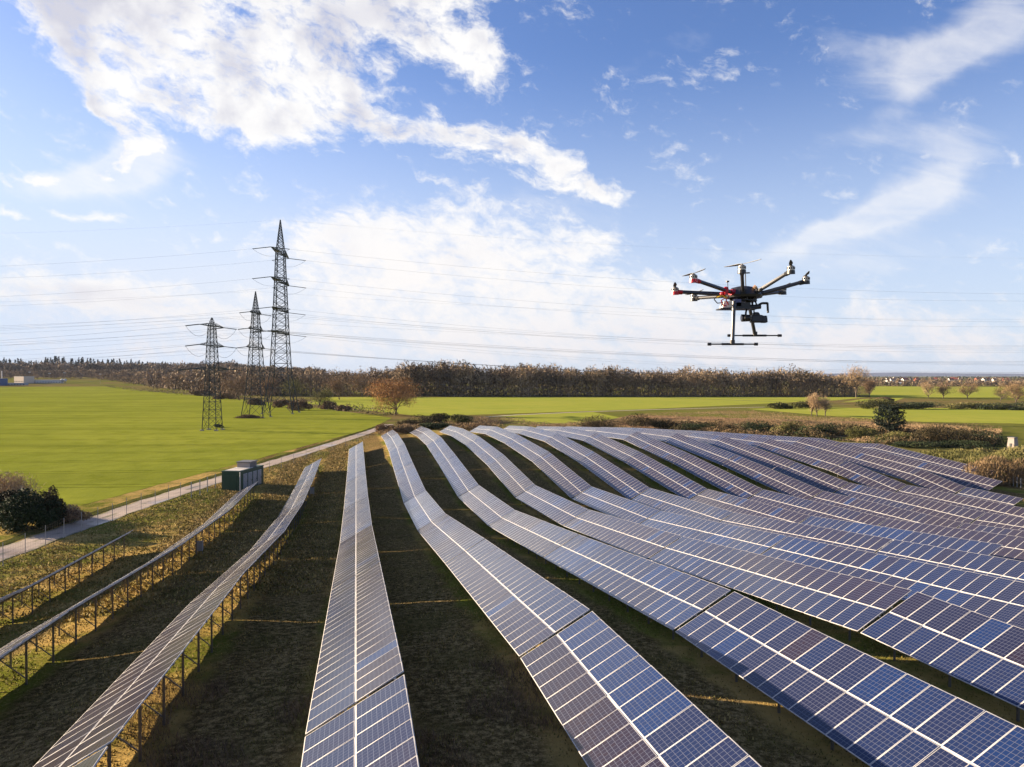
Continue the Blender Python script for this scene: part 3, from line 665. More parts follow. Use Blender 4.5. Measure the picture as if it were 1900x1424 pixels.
bush_at(1235, 797, 60, 20, 'dark brown bramble bank behind the middle of the ridge', L_BRUSH, 60, 'bramble_bank', 'bramble', tb=.15)
bush_at(1300, 800, 90, 20, 'dark green bramble mound left of the reed gap', L_DARK, 61, 'bramble_mound', 'bramble', tb=.55)
bush_at(1350, 802, 50, 26, 'pale reed clump between two dark green brambles', L_REED, 62, 'reed_clump', 'reeds', aspect=.2, up=2.5)
bush_at(1398, 805, 80, 26, 'dark green bramble mound right of the reed gap', L_DARK, 63, 'bramble_mound', 'bramble', tb=.45)
bush_at(1468, 808, 60, 28, 'yellowish olive bramble mound behind the fourteenth row', L_OLIVE, 64, 'bramble_mound', 'bramble', tb=.6)
bush_at(1530, 811, 90, 26, 'dark green bramble mound left of the pine', L_DARK, 65, 'bramble_mound', 'bramble', tb=.5)
bush_at(1592, 815, 70, 24, 'olive bramble mound below the pine', L_OLIVE, 66, 'bramble_mound', 'bramble')
bush_at(1655, 822, 90, 26, 'olive thicket in front of the pine', L_OLIVE, 67, 'thicket', 'thicket', tb=.4)
bush_at(1725, 826, 110, 42, 'broad brown bramble bank right of the pine', L_BRUSH, 68, 'bramble_bank', 'bramble', tb=.5, n=3500)
bush_at(1800, 828, 110, 36, 'brown bramble bank with a dark foot below the right field', L_BRUSH, 69, 'bramble_bank', 'bramble', tb=.35, n=3500)
bush_at(1700, 832, 120, 16, 'dark green bramble hedge along the last row', L_DARK, 70, 'bramble_hedge', 'bramble', tb=.3)
bush_at(1790, 832, 110, 16, 'dark green bramble hedge left of the small concrete tower', L_DARK, 71, 'bramble_hedge', 'bramble', tb=.35)
bush_at(1880, 900, 150, 62, 'tall yellow brown reed bed at the right edge of the view', L_REED, 72, 'reed_bed', 'reeds', aspect=.15, up=2.5, n=7000, size=.6, tb=.35)
bush_at(1830, 872, 130, 34, 'olive reed bed behind the last row of panels', L_OLIVE, 73, 'reed_bed', 'reeds', aspect=.2, up=2.0, n=4000, size=.45, tb=.6)
bush_at(1445, 759, 46, 14, 'small dark hedge at the left end of the right field', L_OLIVE, 74, 'hedge', 'hedge', tb=.2)
bush_at(1500, 758, 60, 16, 'olive hedge behind the pale tree clump', L_OLIVE, 75, 'hedge', 'hedge', tb=.3)
bush_at(1625, 759, 90, 22, 'tall olive hedge mound above the pine', L_OLIVE, 76, 'hedge', 'hedge', tb=.35, n=3500)
bush_at(1715, 760, 110, 16, 'dark green hedge beyond the right field, below the tan tree', L_DARK, 77, 'hedge', 'hedge', tb=.6, n=3500)
bush_at(1800, 760, 90, 14, 'yellowish hedge beyond the right field, below the orange brown tree', L_OLIVE, 78, 'hedge', 'hedge', tb=.5)
bush_at(1872, 761, 90, 16, 'dark green hedge at the right end beyond the field', L_DARK, 79, 'hedge', 'hedge', tb=.5, n=3500)
bush_at(1640, 745, 40, 8, 'low dark hedge right of the forest edge', L_BROWN, 80, 'hedge', 'hedge', tb=.2)
for i, (px, py, w, h) in enumerate([(470, 752, 40, 14), (520, 757, 34, 16), (560, 762, 44, 24), (610, 760, 30, 18), (640, 763, 26, 14), (420, 741, 44, 14), (375, 735, 44, 14)]):
    bush_at(px, py, w, h, ['brown hedgerow shrub below the wide bare oak', 'brown hedgerow shrub behind the middle pylon', 'tall dark hedgerow shrub right of the tallest pylon', 'reddish hedgerow shrub beside the sunlit meadow edge', 'last small hedgerow shrub before the orange tree', 'brown hedgerow shrub right of the small pylon', 'brown hedgerow shrub left of the small pylon'][i], L_BROWN, 90 + i, 'hedgerow_shrub', 'shrub', tb=.3, group='shrubs of the hedgerow')
# shrubs at the left edge, this side of the crop field
b = P(52, 984); bush('dark_shrub', 'large dark evergreen shrub at the left edge beside the track', 'shrub', b, 3.6, 3.2, 4.0, L_DARK, 101, 9000, .28, tb=.25, lobes=14)
b = P(92, 978); bush('dark_shrub', 'narrow dark shrub with a raised tuft, right of the large evergreen', 'shrub', b, 1.9, 1.8, 4.0, L_BRUSH, 102, 6000, .22, tb=.4, lobes=10)
b = P(10, 978); bush('dark_shrub', 'dark tangled shrub cut by the left edge of the view', 'shrub', b, 3.0, 3.0, 3.4, L_BRUSH, 103, 7000, .26, tb=.25, lobes=10)
b = P(6, 958); bare_tree('pale_shrub', 'pale feathery bare shrub rising behind the dark ones at the left edge', 'shrub', b, 6.0, 6.5, L_PALE, 104, levels=4, kids=5, dens=10, spread=.6, tw=.6)
b = P(128, 972); bush('thicket', 'low brown brambles between the dark shrubs and the track', 'thicket', b, 3.4, 1.6, 1.4, L_BROWN, 105, 4000, .22, tb=.4)
b = P(120, 962); bush('thicket', 'tan twiggy brambles at the corner of the crop field', 'thicket', b, 2.4, 1.6, 1.5, L_PALE, 106, 2500, .2, tb=.3)

# ------------------------------------------------------------------ the woods: far-off masses of bare trees
def wood(name, label, trees, leaf, seed, per=230, conif=False, asp=.3, sz=.085):
    rng = np.random.default_rng(seed); Vs = []; Fs = []; tt = []; nv = 0
    for (x, y, H) in trees:
        z = Gs(x, y); W = H * rng.uniform(.26, .40) * (.8 if conif else (1.3 if asp > .5 else 1)); base = rng.uniform(.1, .95); H *= 1 + .05 * math.sin(x * .09) + .04 * math.sin(x * .23 + y)
        n = per; 
        if conif:
            f = rng.random(n) ** .8; a = rng.uniform(0, 6.28, n); rr = W * (1 - f) * rng.uniform(.5, 1, n); C = np.stack([np.cos(a) * rr, np.sin(a) * rr, H * (.12 + .88 * f)], -1)
        else:
            p, k = blob_pts(n, W * 1.1, W * 1.1, H * .46, rng, 9, .2); C = p + np.array([0, 0, H * .56]); low = rng.random(n) < .30
            C[low] = np.stack([rng.normal(0, W * .55, low.sum()), rng.normal(0, W * .55, low.sum()), rng.uniform(0.3, H * .45, low.sum())], -1)
        C = C + np.array([x, y, z])
        V, Fc, _ = tri_cloud(C, H * (.07 if conif else sz), None, rng, asp if not conif else .6, .9 if not conif else .2)
        Vs.append(V); Fs.append(Fc + nv); nv += len(V); tt.append(np.clip(base + rng.normal(0, .15, n), 0, 1))
        # trunk: a slim three-sided stem with two limbs
        if not conif:
            for (dx, h0, h1, r) in ((0, 0, H * .7, .28), (W * .4, H * .3, H * .8, .16), (-W * .4, H * .28, H * .78, .16)):
                a = np.array([[math.cos(t) * r, math.sin(t) * r, 0] for t in (0, 2.1, 4.2)]); q = np.array([x, y, z])
                Vt = np.concatenate([a + q + [0, 0, h0], a * .3 + q + [dx, rng.normal(0, W * .2), h1]])
                Fs.append(np.array([(0, 1, 4), (0, 4, 3), (1, 2, 5), (1, 5, 4), (2, 0, 3), (2, 3, 5)]) + nv); Vs.append(Vt); nv += 6; tt.append(np.full(6, .05 if rng.random() < .6 else .9))
    o = obj(name, mesh_np(name, np.concatenate(Vs), np.concatenate(Fs), [leaf], attrs={'tint': np.concatenate(tt)})); tag(o, label, None, None, 'stuff')
rng = np.random.default_rng(77)
def rank_trees(pxs, depth, hfun, jit=3.0, step=6.5):
    out = []
    for d in depth:
        x0 = (pxs[0] - 950) / F * d; x1 = (pxs[1] - 950) / F * d; x = x0
        while x < x1:
            px = x / d * F + 950; out.append((x + rng.normal(0, 1.5), d + rng.normal(0, jit), hfun(px) * rng.uniform(.9, 1.08))); x += step * rng.uniform(.7, 1.3)
    return out
def top_h(tops, d):            # tree height that reaches photo row top(px) at distance d
    return lambda px: (697 - np.interp(px, [t[0] for t in tops], [t[1] for t in tops])) / F * d - PLAIN
TOPS = [(590, 683), (700, 680), (735, 676), (752, 668), (800, 668), (900, 672), (1000, 674), (1100, 679), (1200, 681), (1300, 682), (1400, 682), (1500, 682), (1540, 688), (1565, 694), (1585, 706), (1600, 716)]
tr_ = []
for q_, d in enumerate((625, 634, 645, 658, 672)): tr_ += rank_trees((742, 1590), (d,), top_h(TOPS, d), step=7.5)
wood('forest', 'wide wood of bare brown trees behind the sunlit meadow', tr_, L_FOREST, 201, 340)
tr_ = []
T2 = [(380, 684), (430, 674), (470, 682), (520, 684), (600, 680), (680, 682), (745, 680)]
for d in (640, 655, 675, 700, 730): tr_ += rank_trees((470, 760), (d,), top_h(T2, d), step=8.5)
wood('forest', 'bare brown wood behind the hedgerow and the tall pylons', tr_, L_FOREST, 202, 300)
T3 = [(-60, 684), (60, 684), (200, 680), (300, 678), (380, 672), (425, 667), (470, 674), (540, 680)]
tr_ = []
def rank_on(pxs, d, tops, step):
    out = []; x = (pxs[0] - 950) / F * d
    while x < (pxs[1] - 950) / F * d:
        px = x / d * F + 950; t = np.interp(px, [q[0] for q in tops], [q[1] for q in tops]); zg = Gs(x, d)
        out.append((x + rng.normal(0, 2), d + rng.normal(0, 4), max(10, ((697 - t) / F * d + HC - zg)) * rng.uniform(.86, 1.06))); x += step * rng.uniform(.7, 1.3)
    return out
E1 = [(180, 703), (260, 700), (340, 697), (430, 694), (520, 692)]
for px0, px1, d0_, d1_ in ((180, 260, 1320, 1100), (260, 340, 1100, 880), (340, 430, 880, 690), (430, 500, 690, 620)):
    for k_ in range(7):
        px = px0 + (px1 - px0) * (k_ + .5) / 7; d = d0_ + (d1_ - d0_) * (k_ + .5) / 7
        for e_ in range(5):
            dd = d + 14 * e_ + rng.normal(0, 4); x = (px - 950) / F * dd; hh = ((697 - (np.interp(px, [q[0] for q in E1], [q[1] for q in E1]) - 4 * e_)) / F * dd + HC - Gs(x, dd))
            tr_.append((x + rng.normal(0, 5), dd, max(hh, 12) * rng.uniform(.9, 1.1)))
for d in (1340, 1365): tr_ += rank_on((-80, 330), d, [(-80, 694), (100, 692), (330, 690)], 11)
for d in (1480, 1560, 1640, 1740): tr_ += rank_on((-90, 460), d, [(-80, 687), (100, 685), (330, 682), (460, 679)], 11)
for d in (1150, 1250): tr_ += rank_on((300, 560), d, [(300, 686), (430, 680), (560, 684)], 13)
for d in (1850, 1900, 1950, 2000): tr_ += rank_on((-100, 600), d, [(-60, 671), (60, 671), (200, 671), (300, 672), (380, 671), (425, 668), (470, 675), (600, 682)], 11)
wood('forest', 'rising brown wood beyond the far end of the crop field', tr_, L_FOREST, 203, 200, False, .6, .11)
tc = []
for d in (2030, 2060, 2090): tc += rank_on((-60, 330), d, [(-60, 672), (25, 665), (60, 671), (100, 662), (140, 667), (200, 668), (260, 671), (330, 674)], 11)
wood('conifer_wood', 'dark line of spruces on the skyline above the left wood', [t for t in tc if rng.random() < .85], L_CONIF, 204, 150, True)
# belt of trees and bushes between the far right fields and the village
tr_ = []
for d in (1210, 1225, 1500, 1530, 1800, 2100, 2500): tr_ += rank_trees((1590, 1990), (d,), lambda px: rng.uniform(6, 10) * (1.0 if d < 1900 else 1.4), step=6 if d < 1600 else 9, jit=8)
wood('tree_belt', 'dark belt of low bare trees in front of the village', tr_, L_FOREST, 205, 70, False, .8, .22)
tr_ = []
for d in (3000, 3400, 4200, 5600): tr_ += rank_trees((1570, 1990), (d,), lambda px: rng.uniform(9, 15), step=18, jit=60)
wood('tree_belt', 'thin bluish line of trees beyond the village', tr_, L_DARK, 206, 40, False, .8, .25)

# ------------------------------------------------------------------ lattice pylons
def lerp(a, b, t): return a + (b - a) * t
def pylon(name, label, base, prof, arms, ang, leg=.22, br=.11, spire=True):
    """prof: (height, half width) sections; arms: (height, half length, depth)"""
    root = empty(name, base, ang); tag(root, label, 'electricity pylon'); mb = MB()
    def hw(z): return float(np.interp(z, [p[0] for p in prof], [p[1] for p in prof]))
    corners = ((-1, -1), (1, -1), (1, 1), (-1, 1))
    for (z0, w0), (z1, w1) in zip(prof, prof[1:]):
        for cx, cy in corners: mb.tube((cx * w0, cy * w0, z0), (cx * w1, cy * w1, z1), leg * (.6 if w1 < .5 else 1), leg * (.5 if w1 < .5 else 1), n=4)
    z = 0; Ht = prof[-1][0]; first = True
    while z < Ht * .985:
        w = hw(z); st = max(1.2, w * (1.7 if first and spire else 1.25)); z1 = min(Ht, z + st); w1 = hw(z1)
        for i in range(4):
            a, b = corners[i], corners[(i + 1) % 4]
            mb.tube((a[0] * w, a[1] * w, z), (b[0] * w1, b[1] * w1, z1), br, n=3, caps=False); mb.tube((b[0] * w, b[1] * w, z), (a[0] * w1, a[1] * w1, z1), br, n=3, caps=False)
            if not first or True: mb.tube((a[0] * w1, a[1] * w1, z1), (b[0] * w1, b[1] * w1, z1), br * .9, n=3, caps=False)
        z = z1; first = False
    for cx, cy in corners: mb.box((cx * prof[0][1], cy * prof[0][1], 0), (.5, .5, .35), mi=1)
    mb.build('mast', [M_PYL, M_CONC], root)
    R = Matrix.Rotation(ang, 3, 'Z'); tips = []
    for z, L, dp in arms:
        w = hw(z); am = MB()
        for sgn in (-1, 1):
            tip = Vector((sgn * L, 0, z)); n = max(3, int(L / 2.2)); prev = None
            for cy in (-1, 1):
                am.tube((sgn * w, cy * w, z), tip, br * 1.5, n=4); am.tube((sgn * w, cy * w, z + dp), tip, br * 1.2, n=4)
            for i in range(n):
                t = i / n; t2 = (i + 1) / n
                p = [Vector((sgn * w, cy * w, z)).lerp(tip, t) for cy in (-1, 1)]; q = [Vector((sgn * w, cy * w, z)).lerp(tip, t2) for cy in (-1, 1)]
                u_ = [Vector((sgn * w, cy * w, z + dp)).lerp(tip, t) for cy in (-1, 1)]
                am.tube(p[0], q[1], br, n=3, caps=False); am.tube(p[1], q[0], br, n=3, caps=False); am.tube(p[0], p[1], br, n=3, caps=False)
                for c_ in (0, 1): am.tube(u_[c_], q[c_], br, n=3, caps=False); am.tube(p[c_], u_[c_], br, n=3, caps=False)
            tips.append((Vector(base) + R @ tip, z, sgn))
        am.build('crossarm', M_PYL, root)
    return root, tips
M_CONC = mat('concrete', (.30, .26, .23), .9, var=.2, vscale=1.0, bump=.3)
def sagline(a, b, sag, n=26): return [a.lerp(b, i / n) - Vector((0, 0, 4 * sag * (i / n) * (1 - i / n))) for i in range(n + 1)]
def cable(a, b, sag, label, group, r=.07, pair=0.0):
    root_pts = sagline(a, b, sag); m = MB(); m.path(root_pts, r * .45, n=3)
    if pair: m.path([p + Vector((0, 0, -pair)) for p in root_pts], r, n=3)
    o = m.build('power_cable', M_CABLE); tag(o, label, 'power cable', group)
def string_up(root, tips, base, H, nick, left, right, sl, sr, ins=5.0, r=.06, sparse=(), jump=True):
    n_arms = len(tips) // 2
    for i, (tp, z, sgn) in enumerate(tips):
        arm = ORD[i // 2]; end = 'nearer' if tp.y < base[1] else 'farther'
        for side, off, sag in (('left', left, sl), ('right', right, sr)):
            tgt = Vector((off[0] + (tp.x - base[0]), off[1] + (tp.y - base[1]), tp.z)); d = (tgt - tp).normalized(); e = tp + d * ins - Vector((0, 0, ins * .12))
            m = MB()
            for k_ in (-.22, .22): m.tube(root.matrix_basis.inverted() @ (tp + Vector((0, k_, 0))), root.matrix_basis.inverted() @ (e + Vector((0, k_, 0))), .13, n=5)
            m.build('insulator', M_DARKMET, root)
            cable(e, tgt, sag, f"cable running {side} from the {end} tip of the {arm} crossarm of the {nick}", f"power cables of the {nick}", r)
            if side == 'left': eL = e
        if jump:
            m = MB(); RMi = root.matrix_basis.inverted(); m.path([RMi @ p for p in sagline(eL, e, 3.2, 8)], .05, n=3); m.build('jumper_loop', M_CABLE, root)
    top = Vector(base) + Vector((0, 0, H))
    for side, off, sag in (('left', left, sl * .8), ('right', right, sr * .8)):
        cable(top, Vector((off[0], off[1], top.z)), sag, f"thin earth wire running {side} from the tip of the {nick}", f"power cables of the {nick}", r * .6)
def setb(root): root.matrix_basis = Matrix.Translation(root.location) @ Matrix.Rotation(root.rotation_euler.z, 4, 'Z'); return root
bB = Vector((-107.2, 348, Gs(-107.2, 348)))
rB, tB = pylon('lattice_pylon', 'tallest steel lattice pylon with four crossarms, in the green field', bB, [(0, 6.9), (17.5, 4.1), (37.5, 3.1), (75, 1.7), (89.5, .12)], [(74.2, 16.5, 1.6), (61, 17, 1.6), (47.8, 15.5, 1.5), (37.3, 17, 1.5)], math.atan2(.998, -.057), .24, .115)
string_up(setb(rB), tB, bB, 89.5, 'tallest pylon', (-557, 321), (593, 390), 12, 18, 8)
bM_ = Vector((-106.5, 312, Gs(-106.5, 312)))
rM, tM = pylon('lattice_pylon', 'middle steel lattice pylon standing on a grassy mound, left of the tallest one', bM_, [(0, 4.6), (12, 3.0), (29, 2.0), (44, 1.1), (52.4, .1)], [(43.4, 6.7, 1.2), (36.6, 8.2, 1.4), (29, 10.5, 1.5)], math.atan2(1, .03), .17, .085)
string_up(setb(rM), tM, bM_, 52.4, 'middle pylon', (-506, 290), (500, 345), 8, 13, 4)
bS = Vector((-95.5, 239, Gs(-95.5, 239)))
rS, tS = pylon('lattice_pylon', 'smallest and nearest lattice pylon, leftmost of the three in the field', bS, [(0, 2.3), (14, 1.7), (27, 1.2), (33.5, .85), (35.9, .1)], [(33.2, 8.6, .9), (27, 8.8, 1.0), (19.6, 13, .7)], math.radians(86.5), .13, .065)
string_up(setb(rS), tS, bS, 35.9, 'smallest pylon', (-495, 215), (505, 270), 10, 12, 4)
mo = bush('grass_mound', 'low dark grassy mound around the feet of the middle pylon', 'mound', bM_ + Vector((-.5, -5, -.3)), 6.5, 3.0, 1.7, L_BROWN, 301, 3500, .5, tb=.25, aspect=.3, up=1.5)
nb = bush('climbing_shrub', 'dark shrub growing up inside the smallest pylon behind it', 'shrub', Vector((-99, 252, Gs(-99, 252))), 2.2, 2.0, 1.0, L_DARK, 302, 600, .4)

# ------------------------------------------------------------------ transformer container
M_GREEN = mat('green_paint', (.012, .045, .022), .55, var=.15, vscale=.8)
M_LOUV = mat('louvre_grey', (.30, .34, .38), .5, .2, var=.1, vscale=3)
M_ROOF = mat('roof_panel', (.50, .46, .40), .7, var=.15, vscale=1)
M_WHITE = mat('white_paint', (.55, .53, .50), .6, var=.08, vscale=1)
cA, cB = P(446, 912), P(489, 898); ax = (cB - cA); Lc = ax.length; Lc = min(Lc, 14.0); an = math.atan2(ax.y, ax.x); wc = 3.0; hc = 3.05
root = empty('transformer_container', Vector((cA.x, cA.y, Gs(cA.x, cA.y) - .1)), an); tag(root, 'dark green transformer container with grey louvre doors beside the track', 'transformer station')
m = MB(); m.box((Lc / 2, wc / 2, hc / 2), (Lc / 2, wc / 2, hc / 2)); m.box((Lc / 2, wc / 2, hc + .06), (Lc / 2 + .06, wc / 2 + .06, .06)); m.build('body', M_GREEN, root)
m = MB()
m.box((Lc * .22, wc / 2, hc + .14), (Lc * .17, wc / 2 - .25, .02)); m.build('roof_panel', M_ROOF, root)
m = MB(); m.box((Lc * .50, wc / 2, hc + .15), (Lc * .09, wc / 2 - .2, .03)); m.build('roof_panel', M_WHITE, root)
m = MB(); m.box((Lc * .66, wc / 2, hc + .55), (Lc * .15, 1.05, .40)); m.box((Lc * .66, wc / 2, hc + 1.02), (Lc * .165, 1.2, .07), mi=1)
for i in range(7): m.box((Lc * .54 + i * Lc * .04, wc / 2 - 1.06, hc + .5), (.08, .02, .3), mi=1)
m.build('ventilation_unit', [M_CONC, M_GALV], root)
for i in range(4):
    x = Lc * (.20 + .205 * i); m = MB(); m.box((x, -.02, 1.45), (Lc * .078, .02, 1.15))
    for q_ in range(11): m.box((x, -.045, .42 + q_ * .2), (Lc * .07, .012, .035), mi=1)
    d = m.build('door', [M_LOUV, M_GALV], root); h_ = MB(); h_.box((x + Lc * .06, -.07, 1.35), (.03, .02, .12)); o = h_.build('handle', M_DARKMET, d)
m = MB(); m.tube((-.6, -.25, 0), (-.6, -.25, 3.1), .06, n=6); m.build('downpipe', M_WHITE, root)
m = MB(); m.box((Lc / 2, wc / 2, -.02), (Lc / 2 + .15, wc / 2 + .15, .1)); m.build('plinth', M_CONC, root)
m = MB(); m.box((-.03, wc / 2, 1.3), (.03, .9, 1.15)); m.box((-.07, wc / 2, 1.3), (.012, .02, 1.15)); m.build('end_panel', M_GREEN, root)

# ------------------------------------------------------------------ wire fences
M_POST = mat('fence_post', (.33, .32, .30), .6, .3)
def fence(name, label, pts, h, group=None, wires=7, thick=.035, pm=None):
    pm = pm or M_POST
    root = empty(name, pts[0]); tag(root, label, 'fence', group); o = Vector(pts[0])
    for p in pts:
        m = MB(); q = Vector(p) - o; m.tube(q - Vector((0, 0, .2)), q + Vector((0, 0, h)), thick, n=6); m.build('post', pm, root)
    m = MB()
    for a, b in zip(pts, pts[1:]):
        a = Vector(a) - o; b = Vector(b) - o; L = (b - a).length
        for i in range(wires): z = .1 + (h - .15) * i / (wires - 1); m.tube(a + Vector((0, 0, z)), b + Vector((0, 0, z)), .005, n=3, caps=False)
        n = int(L / .5)
        for i in range(1, n): q = a.lerp(b, i / n); m.tube(q + Vector((0, 0, .1)), q + Vector((0, 0, h - .05)), .004, n=3, caps=False)
    m.build('wire_mesh', M_GALV, root); return root
fp = [P(*q) for q in ((-55, 1078), (5.7, 1052.5), (47, 1031.7), (84.5, 1015), (119, 1000), (151.5, 988), (181.6, 977), (208.7, 967), (235, 957), (262, 947), (288, 938), (313, 930), (335, 924))]
fence('wire_fence', 'long galvanised wire fence with thin posts between the track and the first solar rows', fp, 2.2, thick=.035, pm=M_POST)
gp = [P(*q) for q in ((355, 925), (371, 920), (385, 914), (400, 908))]
fence('wire_fence', 'gate section of fence with thicker posts left of the green container', gp, 2.3, wires=5, thick=.07)
fr_ = [P(*q) for q in ((500, 878), (522, 870), (545, 861), (568, 853), (592, 845), (616, 837), (641, 829), (664, 821), (683, 813))]
fence('wire_fence', 'wire fence running from the green container to the end of the track', fr_, 2.1)
rp = [P(*q) for q in ((1866, 900), (1873, 901.5), (1880, 903), (1887, 905), (1894, 907), (1903, 909.5), (1912, 912))]
fence('post_fence', 'short row of pale fence posts beside the near ends of the last solar rows', rp, 1.6, wires=3, thick=.06)

M_GREYC = mat('grey_cabinet', (.26, .27, .27), .6, var=.1)
# small grey cabinets under the tables
for (px, py), lab in (((370, 1029), 'grey inverter cabinet standing under the second solar row'), ((579, 921), 'grey inverter cabinet at the right side of the third solar row, near its far end')):
    b = P(px, py); root = empty('inverter_cabinet', b, .2); tag(root, lab, 'cabinet', 'inverter cabinets')
    m = MB(); m.box((0, 0, .75), (.30, .15, .42)); m.box((0, 0, 1.2), (.34, .19, .02)); m.build('housing', M_GREYC, root)
    m = MB(); m.tube((-.28, 0, -.1), (-.28, 0, .32), .03); m.build('leg', M_GALV, root); m = MB(); m.tube((.28, 0, -.1), (.28, 0, .32), .03); m.build('leg', M_GALV, root)

# the small concrete tower at the right edge
b = P(1879, 838); root = empty('concrete_hut', b, .5); tag(root, 'small tapering concrete tower with a pale sunlit face among the reeds', 'tower')
hh = 25 / F * b.y; m = MB(); m.box((0, 0, hh / 2), (1.0, .9, hh / 2), taper=.7); m.build('wall', M_CONC, root)
m = MB(); m.box((0, 0, hh + .08), (.82, .75, .1)); m.build('roof', M_GALV, root)
m = MB(); m.box((-.88, 0, hh * .4), (.06, .22, hh * .2)); m.build('door', M_DARKMET, root)

# ------------------------------------------------------------------ works at the far left and the village at the far right
M_BEIGE = mat('beige_render', (.55, .46, .36), .85, var=.08); M_GREYW = mat('grey_wall', (.22, .22, .23), .85, var=.1)
M_BLUEW = mat('blue_cladding', (.03, .08, .2), .6, var=.1); M_REDT = mat('red_roof', (.30, .085, .05), .85, var=.2); M_BRT = mat('brown_roof', (.12, .075, .06), .85, var=.2); M_GLASS = mat('window_glass', (.03, .035, .045), .15)
def gable(name, label, cat, loc, w, d, h, rh, wall, roof, ang, group=None, rows=2):
    root = empty(name, loc, ang); tag(root, label, cat, group)
    m = MB(); m.box((0, 0, h / 2), (w / 2, d / 2, h / 2))
    if rh > 0: m.add([(-w / 2, -d / 2, h), (-w / 2, d / 2, h), (-w / 2, 0, h + rh)], [(0, 1, 2)]); m.add([(w / 2, -d / 2, h), (w / 2, d / 2, h), (w / 2, 0, h + rh)], [(0, 2, 1)])
    m.build('wall', wall, root); m = MB(); e = .5
    if rh > 0:
        k_ = rh / (d / 2); m.add([(-w / 2 - e, -d / 2 - e, h - e * k_ + .15), (w / 2 + e, -d / 2 - e, h - e * k_ + .15), (w / 2 + e, 0, h + rh + .15), (-w / 2 - e, 0, h + rh + .15), (w / 2 + e, d / 2 + e, h - e * k_ + .15), (-w / 2 - e, d / 2 + e, h - e * k_ + .15)], [(0, 1, 2, 3), (3, 2, 4, 5)])
        m.box((w * .22, .8, h + rh + .1), (.4, .4, .9))
    else: m.box((0, 0, h + .15), (w / 2 + .15, d / 2 + .15, .15))
    m.build('roof', roof, root); n = max(2, int(w / 4))
    m = MB()
    for r_ in range(rows):
        for i in range(n): m.box((-w / 2 + (i + .5) * w / n, -d / 2 - .02, h * (.3 + .42 * r_)), (w / n * .22, .04, .65))
    m.build('window', M_GLASS, root); return root
b = P(45, 712); gable('works_building', 'beige flat-roofed works building with a grey shaded end, at the far left', 'building', b, 24, 16, 10.5, 0, M_BEIGE, M_WHITE, -.45, None, 1)
b = P(88, 711.5); gable('low_wall_building', 'long low white building right of the beige works building', 'building', b, 46, 8, 5, 0, M_WHITE, M_WHITE, .0, None, 1)
b = P(-2, 716); gable('blue_hall', 'dark blue clad hall cut by the left edge of the view', 'building', b, 16, 14, 10, 0, M_BLUEW, M_GREYW, 0, None, 1)
b = P(28, 715); gable('low_shed', 'low pale blue shed in front of the works building', 'building', b, 34, 8, 3, 0, M_LOUV, M_LOUV, 0, None, 1)
for px, hh, lab in ((3.5, 19, 'white chimney mast at the far left edge'),):
    b = P(px, 712); root = empty('chimney_mast', b); tag(root, lab, 'chimney'); m = MB(); m.tube((0, 0, 0), (0, 0, hh), 1.0, .8, n=10); m.build('stack', M_WHITE, root); m = MB(); m.tube((0, 0, hh), (0, 0, hh + .6), 1.1, n=10); m.build('rim', M_GREYW, root)
for i, (px, hh) in enumerate(((55, 17), (92, 15), (120, 16), (186, 14))):
    b = P(px, 712); root = empty('lamp_mast', b); tag(root, ['lamp mast behind the beige works building', 'lamp mast over the long low white building', 'lamp mast at the right end of the low white building', 'single lamp mast at the dark edge of the left wood'][i], 'lamp mast', 'lamp masts of the works')
    m = MB(); m.tube((0, 0, 0), (0, 0, hh), .16, .1, n=5); m.build('pole', M_GALV, root); m = MB(); m.box((0, 0, hh + .3), (1.5, .8, .5)); m.build('lamp_head', M_WHITE, root)
for i, px in enumerate((115, 121)):
    b = P(px, 711.5); root = empty('tank', b); tag(root, ['white spherical tank, left one of the pair by the low building', 'white spherical tank, right one of the pair by the low building'][i], 'tank', 'spherical tanks'); m = MB(); m.ball((0, 0, 4.5), 2.4, n=12, k=8); m.build('vessel', M_WHITE, root, True)
    m = MB(); m.tube((0, 0, 0), (0, 0, 2.4), .5, n=8); m.build('leg', M_GALV, root)
vr = np.random.default_rng(9)
HS = [(1648, 708.5, 'w', 'b', 22), (1658, 709.5, 'w', 'b', 26), (1671, 708.5, 'w', 'b', 34), (1679, 709, 'w', 'r', 26), (1690, 707.5, 'w', 'b', 16), (1701, 708.8, 'b', 'r', 16), (1664, 703.5, 'w', 'b', 60), (1676, 703, 'w', 'b', 70), (1735, 707.5, 'w', 'r', 18), (1736, 702.8, 'w', 'b', 40), (1764, 709, 'w', 'r', 20), (1773, 708.5, 'w', 'r', 18), (1768, 705, 'b', 'r', 24), (1815, 707, 'b', 'r', 34), (1826, 709, 'w', 'b', 16), (1832, 707.5, 'w', 'r', 26), (1866, 708.5, 'b', 'r', 22), (1850, 705, 'w', 'r', 24), (1655, 713.5, 'w', 'w', 20), (1667, 713.5, 'w', 'w', 16), (1845, 709.5, 'w', 'b', 14), (1780, 706, 'w', 'b', 20)]
PL = ['at the left end of the village', 'second from the left end of the village', 'largest white one left of the tan tree', 'left of the tan tree with a red roof', 'nearest to the tan tree', 'just left of the tan tree', 'in the hazy distance above the left houses', 'in the far hazy distance, right one of two', 'between the tan tree and the brown tree', 'high behind the brown tree', 'left of the orange brown tree', 'nearest left of the orange brown tree', 'behind and left of the orange brown tree', 'tall one right of the orange brown tree', 'small one right of the tall brick house', 'wide one before the right wood', 'last one before the right edge tree', 'behind the olive tree near the right edge', 'low shed left on the far field edge', 'low shed right on the far field edge', 'small one left of the olive tree', 'partly hidden behind the orange brown tree']
